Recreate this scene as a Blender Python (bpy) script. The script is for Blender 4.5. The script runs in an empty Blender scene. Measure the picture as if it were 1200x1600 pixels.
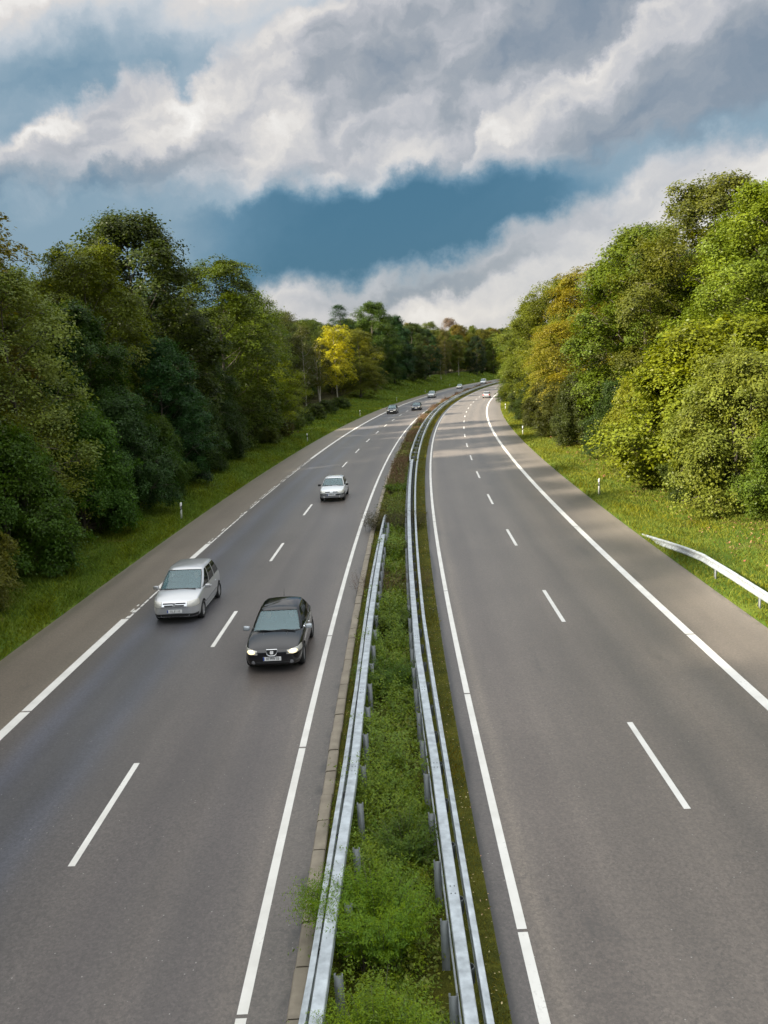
import bpy, bmesh, math, random
import numpy as np
from mathutils import Vector, Matrix

C = bpy.context.scene.collection
sc = bpy.context.scene
R = math.radians
rng = np.random.default_rng(7)
random.seed(7)

# ------------------------------------------------------------------ camera
CAM_H, PITCH, ROLL, FPX = 8.497, 0.16854, -0.0515, 1340.0
cd = bpy.data.cameras.new('camera')
cd.sensor_fit = 'HORIZONTAL'; cd.sensor_width = 36.0; cd.lens = 36.0 * FPX / 1200.0
cd.clip_start = 0.1; cd.clip_end = 8000
cam = bpy.data.objects.new('camera', cd); C.objects.link(cam)
_right = Vector((1, 0, 0)); _up = Vector((0, math.sin(PITCH), math.cos(PITCH))); _fw = Vector((0, math.cos(PITCH), -math.sin(PITCH)))
_r2 = _right * math.cos(ROLL) + _up * math.sin(ROLL)
_u2 = -_right * math.sin(ROLL) + _up * math.cos(ROLL)
cam.matrix_world = Matrix(((_r2.x, _u2.x, -_fw.x, 0), (_r2.y, _u2.y, -_fw.y, 0), (_r2.z, _u2.z, -_fw.z, CAM_H), (0, 0, 0, 1)))
sc.camera = cam

# ------------------------------------------------------------------ render settings, light
sc.view_settings.view_transform = 'Standard'
sc.view_settings.look = 'None'
sc.view_settings.gamma = 1.0
EXPOSURE = 1.75
sc.view_settings.exposure = EXPOSURE
sc.render.engine = 'CYCLES'
sc.cycles.max_bounces = 5; sc.cycles.diffuse_bounces = 2; sc.cycles.glossy_bounces = 3
sc.cycles.transmission_bounces = 3; sc.cycles.transparent_max_bounces = 8
sc.cycles.use_denoising = True
sc.cycles.sample_clamp_indirect = 6.0

SUN_EL, SUN_AZ = R(28), R(-116)          # azimuth from +Y towards +X
sl = bpy.data.lights.new('sun', 'SUN'); sl.energy = 3.7; sl.angle = R(2.0); sl.color = (1.0, 0.90, 0.74)
so_ = bpy.data.objects.new('sun', sl); C.objects.link(so_)
_sd = Vector((math.sin(SUN_AZ) * math.cos(SUN_EL), math.cos(SUN_AZ) * math.cos(SUN_EL), math.sin(SUN_EL)))
so_.rotation_euler = (-_sd).to_track_quat('-Z', 'Y').to_euler()
so_.location = (-60, 0, 60)


def srgb(r, g, b, k=1.0):
    f = lambda c: (c / 255 / 12.92) if c / 255 <= 0.04045 else ((c / 255 + 0.055) / 1.055) ** 2.4
    return (f(r) * k, f(g) * k, f(b) * k, 1.0)


class NT:
    """small helper for node trees"""
    def __init__(s, tree):
        s.t = tree; s.n = tree.nodes; s.l = tree.links
    def new(s, typ, **kw):
        n = s.n.new(typ)
        for k, v in kw.items():
            setattr(n, k, v)
        return n
    def put(s, sock, v):
        if isinstance(v, bpy.types.NodeSocket):
            s.l.new(v, sock)
        elif v is not None:
            if sock.type == 'VECTOR': v = tuple(v)[:3]
            elif sock.type == 'RGBA' and len(v) == 3: v = (*v, 1.0)
            sock.default_value = v
    def m(s, op, a, b=None, c=None, clamp=False):
        n = s.new('ShaderNodeMath', operation=op); n.use_clamp = clamp
        s.put(n.inputs[0], a)
        if b is not None: s.put(n.inputs[1], b)
        if c is not None: s.put(n.inputs[2], c)
        return n.outputs[0]
    def vm(s, op, a, b=None, scale=None):
        n = s.new('ShaderNodeVectorMath', operation=op)
        s.put(n.inputs[0], a)
        if b is not None: s.put(n.inputs[1], b)
        if scale is not None: s.put(n.inputs['Scale'], scale)
        return n.outputs[0]
    def xyz(s, x, y, z=0.0):
        n = s.new('ShaderNodeCombineXYZ')
        s.put(n.inputs[0], x); s.put(n.inputs[1], y); s.put(n.inputs[2], z)
        return n.outputs[0]
    def noise(s, vec, scale, detail=4, rough=0.55, out=0, dist=0.0):
        n = s.new('ShaderNodeTexNoise')
        s.put(n.inputs['Vector'], vec); n.inputs['Scale'].default_value = scale
        n.inputs['Detail'].default_value = detail; n.inputs['Roughness'].default_value = rough
        n.inputs['Distortion'].default_value = dist
        return n.outputs[out]
    def ramp(s, fac, stops, interp='LINEAR'):
        n = s.new('ShaderNodeValToRGB'); n.color_ramp.interpolation = interp
        e = n.color_ramp.elements
        e[0].position, e[0].color = stops[0][0], stops[0][1]
        e[1].position, e[1].color = stops[-1][0], stops[-1][1]
        for p, c in stops[1:-1]:
            k = e.new(p); k.color = c
        s.put(n.inputs[0], fac)
        return n.outputs[0]
    def rng(s, v, a, b, c=0.0, d=1.0, smooth=False):
        n = s.new('ShaderNodeMapRange'); n.interpolation_type = 'SMOOTHSTEP' if smooth else 'LINEAR'
        s.put(n.inputs[0], v)
        n.inputs[1].default_value = a; n.inputs[2].default_value = b; n.inputs[3].default_value = c; n.inputs[4].default_value = d
        return n.outputs[0]
    def mix(s, fac, a, b, blend='MIX'):
        n = s.new('ShaderNodeMix', data_type='RGBA', blend_type=blend)
        s.put(n.inputs[0], fac); s.put(n.inputs[6], a); s.put(n.inputs[7], b)
        return n.outputs[2]


# ------------------------------------------------------------------ sky (world)
def build_world():
    w = bpy.data.worlds.new('World'); sc.world = w; w.use_nodes = True
    T = NT(w.node_tree); T.n.clear()
    out = T.new('ShaderNodeOutputWorld'); bg = T.new('ShaderNodeBackground')
    bg.inputs['Strength'].default_value = 0.1
    T.l.new(bg.outputs[0], out.inputs[0])
    sky = T.new('ShaderNodeTexSky', sky_type='NISHITA')
    sky.sun_disc = False; sky.sun_elevation = SUN_EL; sky.sun_rotation = SUN_AZ
    sky.air_density = 1.2; sky.dust_density = 1.0
    tc = T.new('ShaderNodeTexCoord')
    sp = T.new('ShaderNodeSeparateXYZ'); T.l.new(tc.outputs['Generated'], sp.inputs[0])
    dx, dy, dz = sp.outputs
    az = T.m('ARCTAN2', dx, dy)
    el = T.m('ARCSINE', T.m('MAXIMUM', T.m('MINIMUM', dz, 0.9999), -0.9999))
    # azimuth and elevation, one unit = 1/13.4 rad
    u = T.m('MULTIPLY', az, 13.4); v = T.m('MULTIPLY', el, 13.4)
    P = T.xyz(u, v, 0.0)
    def warp(scale, detail, rough, amp, z):
        wn = T.noise(T.xyz(u, v, z), scale, detail, rough, out=1)
        return T.vm('SCALE', T.vm('SUBTRACT', wn, (0.5, 0.5, 0.5)), scale=amp)
    W = T.vm('ADD', P, T.vm('ADD', warp(0.55, 3, 0.5, 0.9, 0.0), warp(1.6, 8, 0.62, 0.85, 4.0)))
    sw = T.new('ShaderNodeSeparateXYZ'); T.l.new(W, sw.inputs[0])
    U, V = sw.outputs[0], sw.outputs[1]
    def edge(pts):
        """height of a cloud edge as a function of azimuth"""
        fcv = T.new('ShaderNodeFloatCurve'); cv = fcv.mapping.curves[0]
        q = [((x - 600) / 100, (572 - y) / 100) for x, y in pts]
        nrm = [((a + 10) / 20, (b + 4) / 14) for a, b in q]
        cv.points[0].location = (0.0, nrm[0][1]); cv.points[1].location = (1.0, nrm[-1][1])
        for a, b in nrm:
            cv.points.new(a, b)
        for p in cv.points: p.handle_type = 'VECTOR'
        fcv.mapping.update()
        T.put(fcv.inputs['Value'], T.m('DIVIDE', T.m('ADD', U, 10.0), 20.0))
        return T.m('SUBTRACT', T.m('MULTIPLY', fcv.outputs[0], 14.0), 4.0)
    def sm(x, a, b): return T.rng(x, a, b, 0.0, 1.0, True)
    def decay(d, k): return T.m('EXPONENT', T.m('MULTIPLY', T.m('MAXIMUM', d, 0.0), -1.0 / k))
    def lerp(m_, a, b): return T.m('ADD', a, T.m('MULTIPLY', m_, T.m('SUBTRACT', b, a)))
    def blob(cx, cy, a, b, ang, amp):
        cu, cv = (cx - 600) / 100.0, (572 - cy) / 100.0
        ca, sa = math.cos(R(ang)), math.sin(R(ang))
        du = T.m('SUBTRACT', U, cu); dv = T.m('SUBTRACT', V, cv)
        p = T.m('DIVIDE', T.m('ADD', T.m('MULTIPLY', du, ca), T.m('MULTIPLY', dv, sa)), a / 100.0)
        q = T.m('DIVIDE', T.m('SUBTRACT', T.m('MULTIPLY', dv, ca), T.m('MULTIPLY', du, sa)), b / 100.0)
        return T.m('MULTIPLY', T.m('EXPONENT', T.m('MULTIPLY', T.m('ADD', T.m('MULTIPLY', p, p), T.m('MULTIPLY', q, q)), -1.0)), amp)
    # relief of the billows, lit from the upper left
    ca, sa = math.cos(R(20)), math.sin(R(20))
    def billow(off, sc_, z, st):
        x = T.m('ADD', T.m('MULTIPLY', U, ca), T.m('MULTIPLY', V, sa)); y = T.m('SUBTRACT', T.m('MULTIPLY', V, ca), T.m('MULTIPLY', U, sa))
        return T.noise(T.xyz(T.m('MULTIPLY', T.m('ADD', x, off[0]), st), T.m('ADD', y, off[1]), z), sc_, 7, 0.5)
    n0 = billow((0, 0), 0.9, 1.7, 0.6); n1 = billow((-.22, .26), 0.9, 1.7, 0.6)
    rel = T.m('ADD', T.m('MULTIPLY', T.m('SUBTRACT', n0, n1), 1.15), T.m('MULTIPLY', T.m('SUBTRACT', n0, 0.5), 0.30))
    # open upper sky, blue grey with thin veil
    B = T.m('ADD', T.m('ADD', 0.47, T.m('MULTIPLY', rel, 0.45)), T.m('MULTIPLY', T.m('SUBTRACT', billow((0, 0), 0.5, 9.0, 0.8), 0.5), 0.6))
    for b in ((10, 30, 250, 55, 12, 1.0), (240, 40, 200, 60, 10, .42), (440, 50, 150, 60, 30, .36), (300, 130, 90, 40, 20, -.06), (90, 160, 190, 50, 6, -.06), (480, 20, 120, 40, 20, .12)): B = T.m('ADD', B, blob(*b))
    # main diagonal bank
    e1 = edge([(-400, 340), (0, 268), (90, 256), (170, 208), (255, 152), (320, 150), (350, 184), (395, 140), (450, 112), (500, 76), (560, 60), (600, 32), (660, 0), (800, -60), (1400, -110)])
    d1 = T.m('SUBTRACT', e1, V)
    body = T.m('ADD', 0.54, T.m('MULTIPLY', decay(d1, 0.50), 0.38))
    body = T.m('ADD', body, rel)
    for b in ((800, 140, 280, 80, 12, -.12), (610, 150, 90, 40, 20, -.08), (1000, 60, 200, 50, 15, -.10), (600, 225, 170, 40, 8, .14), (180, 320, 320, 32, 3, -.20), (330, 235, 160, 40, 10, .04), (740, 40, 120, 40, 20, .10)): body = T.m('ADD', body, blob(*b))
    k1 = sm(d1, -0.12, 0.26); B = lerp(k1, B, body); CM = T.m('MULTIPLY', k1, sm(V, 2.3, 3.1))
    # bank in front of it on the right
    e2 = edge([(-400, 500), (690, 420), (735, 280), (775, 222), (850, 184), (900, 172), (970, 140), (1020, 108), (1060, 66), (1130, 34), (1200, 2), (1500, -70)])
    d2 = T.m('SUBTRACT', e2, V)
    body2 = T.m('ADD', T.m('ADD', 0.47, T.m('MULTIPLY', decay(d2, 0.55), 0.36)), rel)
    for b in ((1150, 225, 230, 55, 14, -.24), (950, 235, 160, 40, 5, .05)): body2 = T.m('ADD', body2, blob(*b))
    k2 = sm(d2, -0.06, 0.16); B = lerp(k2, B, body2); CM = T.m('MAXIMUM', CM, T.m('MULTIPLY', k2, sm(V, 2.3, 3.1)))
    # ragged lit base of the banks, then the dark blue gap below
    e3 = edge([(-400, 330), (0, 338), (200, 330), (310, 322), (400, 322), (470, 300), (560, 300), (610, 312), (650, 286), (740, 290), (900, 297), (1000, 290), (1100, 268), (1200, 240), (1500, 220)])
    d3 = T.m('SUBTRACT', V, e3)
    xm = T.m('MULTIPLY', sm(U, -3.3, -2.4), sm(U, 3.6, 2.2))
    B = T.m('ADD', B, T.m('MULTIPLY', T.m('MULTIPLY', decay(d3, 0.42), xm), 0.26))
    gap = T.m('ADD', 0.0, T.m('MULTIPLY', T.m('SUBTRACT', billow((0, 0), 0.6, 5.0, 0.4), 0.5), 0.25))
    gap = T.m('ADD', gap, T.m('ADD', sm(U, -1.2, -5.5), sm(U, 2.5, 5.5)))
    gap = T.m('MINIMUM', gap, 0.34)
    k3 = sm(d3, 0.22, -0.34); B = lerp(k3, B, gap); CM = T.m('MULTIPLY', CM, T.m('SUBTRACT', 1.0, k3))
    # bright low cloud over the wood
    e4 = edge([(-400, 600), (250, 600), (370, 510), (410, 446), (480, 440), (560, 436), (680, 424), (760, 406), (820, 380), (900, 356), (980, 322), (1060, 296), (1500, 270)])
    d4 = T.m('SUBTRACT', e4, V)
    lowc = T.m('ADD', T.m('ADD', 0.80, T.m('MULTIPLY', rel, 0.45)), T.m('MULTIPLY', T.m('SUBTRACT', billow((0, 0), 1.2, 12.0, 0.28), 0.5), 0.5))
    for b in ((660, 460, 190, 14, 8, -.24), (880, 395, 220, 20, 16, -.20), (500, 440, 90, 10, 4, -.12), (780, 440, 150, 14, 10, -.14), (560, 425, 150, 20, 5, .10), (700, 500, 250, 22, 0, .05)): lowc = T.m('ADD', lowc, blob(*b))
    k4 = sm(d4, -0.16, 0.34); B = lerp(k4, B, lowc); CM = T.m('MAXIMUM', CM, k4)
    col = T.ramp(B, [(0.0, srgb(62, 110, 138)), (0.16, srgb(92, 132, 158)), (0.36, srgb(134, 160, 178)), (0.50, srgb(160, 178, 192)),
                     (0.68, srgb(196, 203, 210)), (0.84, srgb(220, 216, 213)), (1.0, srgb(246, 243, 238))])
    cloudc = T.ramp(B, [(0.0, srgb(104, 126, 146)), (0.3, srgb(134, 146, 160)), (0.48, srgb(160, 166, 174)), (0.64, srgb(190, 191, 196)), (0.82, srgb(224, 220, 216)), (1.0, srgb(252, 249, 244))])
    col = T.mix(CM, col, cloudc)
    # cloud brightness raised overhead and behind the camera as added ambient fill
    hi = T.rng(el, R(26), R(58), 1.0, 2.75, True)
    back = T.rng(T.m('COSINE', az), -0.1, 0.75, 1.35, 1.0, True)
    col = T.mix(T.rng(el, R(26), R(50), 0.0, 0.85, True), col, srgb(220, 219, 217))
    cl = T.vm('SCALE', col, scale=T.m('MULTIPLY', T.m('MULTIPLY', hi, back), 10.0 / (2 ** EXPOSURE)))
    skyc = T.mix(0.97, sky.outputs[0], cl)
    low = T.rng(el, R(-6), R(-1), 0.0, 1.0, True)
    skyc = T.mix(low, (0.25, 0.28, 0.22, 1), skyc)
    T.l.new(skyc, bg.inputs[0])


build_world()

# ------------------------------------------------------------------ road alignment
KN = np.array([0, 40, 80, 120, 160, 220, 300, 400.])
KV = np.array([1.088, 0.8563, 0.7746, 0.8155, 0.9828, 0.5985, 1.0268, 1.0268]) * 1e-3
TH0 = -0.000885
_ds = 0.5
_S = np.arange(0, 900.01, _ds)
_k = np.where(_S > 560, 0.0, np.interp(_S, KN, KV))
_T = TH0 + np.concatenate([[0], np.cumsum(_k[:-1]) * _ds])
_X = np.concatenate([[0], np.cumsum(np.sin(_T[:-1] + _k[:-1] * _ds / 2)) * _ds])
_Y = np.concatenate([[0], np.cumsum(np.cos(_T[:-1] + _k[:-1] * _ds / 2)) * _ds])


def heading(s):
    return np.interp(s, _S, _T)


def PXY(s, o):
    s = np.asarray(s, float); o = np.asarray(o, float)
    sc_ = np.clip(s, 0, 900); ex = s - sc_
    th = np.interp(sc_, _S, _T)
    x = np.interp(sc_, _S, _X) + ex * np.sin(th) + o * np.cos(th)
    y = np.interp(sc_, _S, _Y) + ex * np.cos(th) - o * np.sin(th)
    return x, y


def smooth(a, b, x):
    t = np.clip((np.asarray(x, float) - a) / (b - a), 0, 1)
    return t * t * (3 - 2 * t)


L0, L1, LD, L3, KA, KB_ = -12.577, -9.925, -5.982, -2.301, -1.672, -1.49
MG, R1, RD, R3, R4 = 1.266, 1.697, 5.309, 8.789, 11.238


def zg(s, o):
    """height of the ground away from the road"""
    s = np.asarray(s, float); o = np.asarray(o, float)
    left = np.clip(-14.2 - o, 0, None)
    amp = 0.10 + 0.22 * smooth(170, 260, s)
    zl = np.minimum(left * amp, 1.2 + 3.0 * smooth(170, 270, s))
    right = np.clip(o - 13.5, 0, None)
    zr = np.minimum(right * 0.13, 1.3)
    return np.where(o < -13, zl, np.where(o > 13, zr, 0.0)) + 0.02


# ------------------------------------------------------------------ mesh helpers
def link(name, me, parent=None, mats=()):
    o = bpy.data.objects.new(name, me); C.objects.link(o)
    if parent is not None: o.parent = parent
    for m in mats:
        if m is not None: me.materials.append(m)
    return o


def mesh_np(name, verts, faces, mi=None, smooth_=False):
    """verts (N,3); faces: list of arrays (M,k)"""
    me = bpy.data.meshes.new(name)
    verts = np.asarray(verts, np.float32)
    if not isinstance(faces, list): faces = [faces]
    faces = [np.asarray(f, np.int32) for f in faces if len(f)]
    nl = sum(f.size for f in faces); nf = sum(len(f) for f in faces)
    me.vertices.add(len(verts)); me.vertices.foreach_set('co', verts.ravel())
    me.loops.add(nl); me.polygons.add(nf)
    me.loops.foreach_set('vertex_index', np.concatenate([f.ravel() for f in faces]))
    tot = np.concatenate([np.full(len(f), f.shape[1], np.int32) for f in faces])
    st = np.concatenate([[0], np.cumsum(tot)[:-1]]).astype(np.int32)
    me.polygons.foreach_set('loop_start', st)
    if mi is not None: me.polygons.foreach_set('material_index', np.asarray(mi, np.int32))
    me.update(calc_edges=True)
    if smooth_: me.polygons.foreach_set('use_smooth', np.ones(nf, bool))
    me.validate()
    return me


def set_uv(me, uv_per_vert):
    lay = me.uv_layers.new(name='UVMap')
    vi = np.empty(len(me.loops), np.int32); me.loops.foreach_get('vertex_index', vi)
    lay.data.foreach_set('uv', np.asarray(uv_per_vert, np.float32)[vi].ravel())


def face_attr(me, name, vals):
    a = me.attributes.new(name, 'FLOAT', 'FACE')
    a.data.foreach_set('value', np.asarray(vals, np.float32))


def grid_mesh(name, ss, oo, zf):
    """sheet over (s,o) grid; zf(s,o)->z"""
    S_, O_ = np.meshgrid(ss, oo, indexing='ij')
    x, y = PXY(S_, O_); z = zf(S_, O_)
    v = np.stack([x, y, z], -1).reshape(-1, 3)
    n, m = len(ss), len(oo)
    i = np.arange(n - 1)[:, None] * m + np.arange(m - 1)[None, :]
    f = np.stack([i, i + 1, i + m + 1, i + m], -1).reshape(-1, 4)
    me = mesh_np(name, v, f)
    set_uv(me, np.stack([O_, S_], -1).reshape(-1, 2))
    return me


def sweep(name, ss, of, prof, zf=None, closed=True, caps=True):
    """profile [(d,z)] swept along s with lateral offset of(s)+d"""
    ss = np.asarray(ss, float); o0 = of(ss); z0 = zf(ss) if zf else 0 * ss
    pr = np.asarray(prof, float); n, m = len(ss), len(pr)
    O_ = o0[:, None] + pr[None, :, 0]; S_ = np.repeat(ss[:, None], m, 1)
    x, y = PXY(S_, O_); z = z0[:, None] + pr[None, :, 1] + 0 * x
    v = np.stack([x, y, z], -1).reshape(-1, 3)
    mm = m if closed else m - 1
    i = np.arange(n - 1)[:, None] * m; j = np.arange(mm)[None, :]; j2 = (j + 1) % m
    f = np.stack([i + j, i + j2, i + m + j2, i + m + j], -1).reshape(-1, 4)
    fs = [f]
    if closed and caps:
        fs.append(np.arange(m)[None, ::-1]); fs.append(((n - 1) * m + np.arange(m))[None])
    me = mesh_np(name, v, fs)
    me.polygons.foreach_set('use_smooth', np.zeros(len(me.polygons), bool))
    return me


def boxes_np(cen, size, rot=None):
    """many boxes -> verts, faces"""
    base = np.array([[-1, -1, -1], [1, -1, -1], [1, 1, -1], [-1, 1, -1], [-1, -1, 1], [1, -1, 1], [1, 1, 1], [-1, 1, 1]]) * 0.5
    fb = np.array([[0, 3, 2, 1], [4, 5, 6, 7], [0, 1, 5, 4], [1, 2, 6, 5], [2, 3, 7, 6], [3, 0, 4, 7]])
    vs, fs = [], []
    for k, (c, s) in enumerate(zip(cen, size)):
        b = base * np.asarray(s)
        if rot is not None:
            a = rot[k]; ca, sa = math.cos(a), math.sin(a)
            b = np.stack([b[:, 0] * ca - b[:, 1] * sa, b[:, 0] * sa + b[:, 1] * ca, b[:, 2]], -1)
        vs.append(b + np.asarray(c)); fs.append(fb + 8 * k)
    return np.concatenate(vs), np.concatenate(fs)


def box_me(name, c, s, bevel=0.0, rot=None):
    bm = bmesh.new(); bmesh.ops.create_cube(bm, size=1)
    for v in bm.verts: v.co = Vector((v.co.x * s[0], v.co.y * s[1], v.co.z * s[2]))
    if bevel:
        bmesh.ops.bevel(bm, geom=bm.edges[:], offset=bevel, segments=2, affect='EDGES', profile=0.6)
    if rot is not None: bmesh.ops.rotate(bm, verts=bm.verts, cent=(0, 0, 0), matrix=rot)
    bmesh.ops.translate(bm, verts=bm.verts, vec=c)
    me = bpy.data.meshes.new(name); bm.to_mesh(me); bm.free()
    return me


def tube_np(pts, rad, n=6):
    """one tapered tube through pts"""
    pts = np.asarray(pts, float); k = len(pts)
    rad = np.broadcast_to(rad, k)
    d = np.gradient(pts, axis=0); d /= np.linalg.norm(d, axis=1)[:, None] + 1e-9
    ref = np.where(np.abs(d[:, 2:3]) > 0.9, np.array([[1., 0, 0]]), np.array([[0, 0, 1.]]))
    a = np.cross(d, ref); a /= np.linalg.norm(a, axis=1)[:, None] + 1e-9
    b = np.cross(d, a)
    t = np.arange(n) / n * 2 * np.pi
    ring = pts[:, None] + rad[:, None, None] * (np.cos(t)[None, :, None] * a[:, None] + np.sin(t)[None, :, None] * b[:, None])
    v = ring.reshape(-1, 3)
    i = np.arange(k - 1)[:, None] * n; j = np.arange(n)[None]; j2 = (j + 1) % n
    f = np.stack([i + j, i + j2, i + n + j2, i + n + j], -1).reshape(-1, 4)
    return v, f


def join_np(parts):
    vs, fs, o = [], [], 0
    for v, f in parts:
        vs.append(v); fs.append(f + o); o += len(v)
    return np.concatenate(vs), np.concatenate(fs)


def leaves_np(c, u, n, L, W):
    """rhombic leaves: centre, axis, normal, length, width"""
    v = np.cross(n, u); v /= np.linalg.norm(v, axis=1)[:, None] + 1e-9
    u = u / (np.linalg.norm(u, axis=1)[:, None] + 1e-9)
    L = np.broadcast_to(L, len(c))[:, None]; W = np.broadcast_to(W, len(c))[:, None]
    p = np.stack([c - u * L * 0.5, c + v * W * 0.5 - u * L * 0.06, c + u * L * 0.5, c - v * W * 0.5 - u * L * 0.06], 1)
    return p.reshape(-1, 3), np.arange(len(c) * 4).reshape(-1, 4)


def thing(name, label, cat, loc=(0, 0, 0), rz=0.0, group=None):
    o = bpy.data.objects.new(name, None); C.objects.link(o)
    o.empty_display_size = 0.3
    o.location = loc; o.rotation_euler = (0, 0, rz)
    o['label'] = label; o['category'] = cat
    if group: o['group'] = group
    return o


def tag(o, label=None, cat=None, group=None, kind=None):
    if label: o['label'] = label
    if cat: o['category'] = cat
    if group: o['group'] = group
    if kind: o['kind'] = kind
    return o


def copy_tree(o, parent=None):
    c = o.copy(); C.objects.link(c)
    if parent is not None: c.parent = parent
    for ch in list(o.children): copy_tree(ch, c)
    return c


# ------------------------------------------------------------------ materials
def mat(name):
    m = bpy.data.materials.new(name); m.use_nodes = True
    T = NT(m.node_tree); T.n.clear()
    out = T.new('ShaderNodeOutputMaterial'); p = T.new('ShaderNodeBsdfPrincipled')
    T.l.new(p.outputs[0], out.inputs[0])
    T.out = out; T.p = p
    return m, T


def simple(name, col, rough=0.5, metal=0.0, spec=0.5, noise=0.0, nscale=20, bump=0.0, emit=None, coat=0.0):
    m, T = mat(name)
    T.p.inputs['Roughness'].default_value = rough; T.p.inputs['Metallic'].default_value = metal
    T.p.inputs['Specular IOR Level'].default_value = spec
    T.p.inputs['Coat Weight'].default_value = coat
    if noise:
        tc = T.new('ShaderNodeTexCoord')
        nn = T.noise(tc.outputs['Object'], nscale, 5, 0.6)
        k = T.rng(nn, 0.25, 0.75, 1 - noise, 1 + noise)
        c = T.vm('SCALE', col[:3], scale=k)
        T.put(T.p.inputs['Base Color'], c)
        T.put(T.p.inputs['Roughness'], T.rng(nn, 0.2, 0.8, max(rough - 0.12, 0), min(rough + 0.12, 1)))
        if bump:
            b = T.new('ShaderNodeBump'); b.inputs['Strength'].default_value = bump
            T.put(b.inputs['Height'], nn); T.l.new(b.outputs[0], T.p.inputs['Normal'])
    else:
        T.p.inputs['Base Color'].default_value = (*col[:3], 1)
    if emit:
        T.p.inputs['Emission Color'].default_value = (*emit[:3], 1); T.p.inputs['Emission Strength'].default_value = emit[3]
    return m


def asphalt(name, base, bands, dark_edge=None, tint=(1, 1, 1)):
    """bands: (o, halfwidth, (r,g,b) multiplier) - worn wheel tracks, some with bluish sheen painted in, and lane-wide paving differences"""
    m, T = mat(name)
    uv = T.new('ShaderNodeUVMap'); sp = T.new('ShaderNodeSeparateXYZ'); T.l.new(uv.outputs[0], sp.inputs[0])
    o, s = sp.outputs[0], sp.outputs[1]
    # stretched soiling, blotches, chips
    streak = T.noise(T.xyz(T.m('MULTIPLY', o, 1.6), T.m('MULTIPLY', s, 0.035)), 1.0, 5, 0.6)
    blotch = T.noise(T.xyz(T.m('MULTIPLY', o, 0.5), T.m('MULTIPLY', s, 0.16)), 1.0, 5, 0.6)
    grain = T.noise(T.xyz(o, s), 55.0, 3, 0.7)
    vor = T.new('ShaderNodeTexVoronoi'); T.put(vor.inputs['Vector'], T.xyz(o, s)); vor.inputs['Scale'].default_value = 26
    chipc = T.new('ShaderNodeSeparateColor'); T.l.new(vor.outputs['Color'], chipc.inputs[0])
    col = base
    ow = T.m('ADD', o, T.m('MULTIPLY', T.m('SUBTRACT', T.noise(T.xyz(0.0, T.m('MULTIPLY', s, 0.12)), 1.0, 3), 0.5), 0.5))
    for (oc, hw, mul) in bands:
        d = T.m('DIVIDE', T.m('SUBTRACT', ow, oc), hw)
        g = T.m('EXPONENT', T.m('MULTIPLY', T.m('MULTIPLY', d, d), -1.0))
        col = T.mix(g, col, T.mix(1.0, col, (*mul, 1), 'MULTIPLY'))
    k = T.m('ADD', T.rng(streak, 0.3, 0.7, 0.88, 1.12), T.rng(blotch, 0.3, 0.7, -0.12, 0.12))
    k = T.m('MULTIPLY', k, T.rng(grain, 0.25, 0.75, 0.72, 1.28))
    k = T.m('MULTIPLY', k, T.rng(chipc.outputs[0], 0.0, 1.0, 0.80, 1.20))
    k = T.m('MULTIPLY', k, T.rng(T.noise(T.xyz(o, T.m('MULTIPLY', s, 0.7)), 17.0, 2, 0.75), 0.3, 0.7, 0.80, 1.20))
    # transverse paving joints and patches laid at different times
    bandn = T.noise(T.xyz(0.0, T.m('MULTIPLY', s, 0.22), 3.0), 1.0, 2, 0.5)
    k = T.m('MULTIPLY', k, T.rng(bandn, 0.35, 0.65, 0.955, 1.045))
    col = T.vm('SCALE', col, scale=k)
    cv = T.new('ShaderNodeTexVoronoi', feature='DISTANCE_TO_EDGE'); cv.inputs['Scale'].default_value = 0.16
    cw = T.vm('ADD', T.xyz(T.m('MULTIPLY', o, 1.8), T.m('MULTIPLY', s, 0.8)), T.vm('SCALE', T.noise(T.xyz(o, s), 1.1, 4, 0.7, out=1), scale=1.6))
    T.put(cv.inputs['Vector'], cw)
    crack = T.m('MULTIPLY', T.rng(cv.outputs['Distance'], 0.0016, 0.0042, 1.0, 0.0), T.rng(T.noise(T.xyz(o, s, 7.0), 0.11, 2, 0.5), 0.56, 0.66), clamp=True)
    col = T.mix(T.m('MULTIPLY', crack, 0.28), col, (0.02, 0.018, 0.016, 1))
    oil = T.m('MULTIPLY', T.rng(T.noise(T.xyz(T.m('MULTIPLY', o, 1.3), T.m('MULTIPLY', s, 0.4), 11.0), 0.9, 5, 0.65), 0.63, 0.72), 0.35, clamp=True)
    col = T.mix(oil, col, (0.03, 0.028, 0.026, 1))
    # pale stone chips thrown up here and there
    pale = T.m('GREATER_THAN', chipc.outputs[1], 0.993)
    vd = T.m('LESS_THAN', vor.outputs['Distance'], 0.30)
    col = T.mix(T.m('MULTIPLY', T.m('MULTIPLY', pale, vd), 0.5), col, (0.5, 0.47, 0.43, 1))
    if dark_edge:
        oe, wd, sgn = dark_edge
        e = T.rng(T.m('MULTIPLY', T.m('SUBTRACT', o, oe), sgn), 0.0, wd, 1.0, 0.0)
        ns = T.noise(T.xyz(T.m('MULTIPLY', o, 3.0), T.m('MULTIPLY', s, 1.3)), 1.0, 5, 0.65)
        st = T.m('MULTIPLY', T.rng(ns, 0.5, 0.62), e, clamp=True)
        col = T.mix(T.m('MULTIPLY', st, 0.8), col, (0.02, 0.018, 0.014, 1))
    T.put(T.p.inputs['Base Color'], col)
    T.p.inputs['Roughness'].default_value = 0.40
    T.p.inputs['Specular IOR Level'].default_value = 0.75
    T.p.inputs['Sheen Weight'].default_value = 0.16; T.p.inputs['Sheen Roughness'].default_value = 0.45; T.p.inputs['Sheen Tint'].default_value = (1.0, .93, .86, 1)
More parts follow.
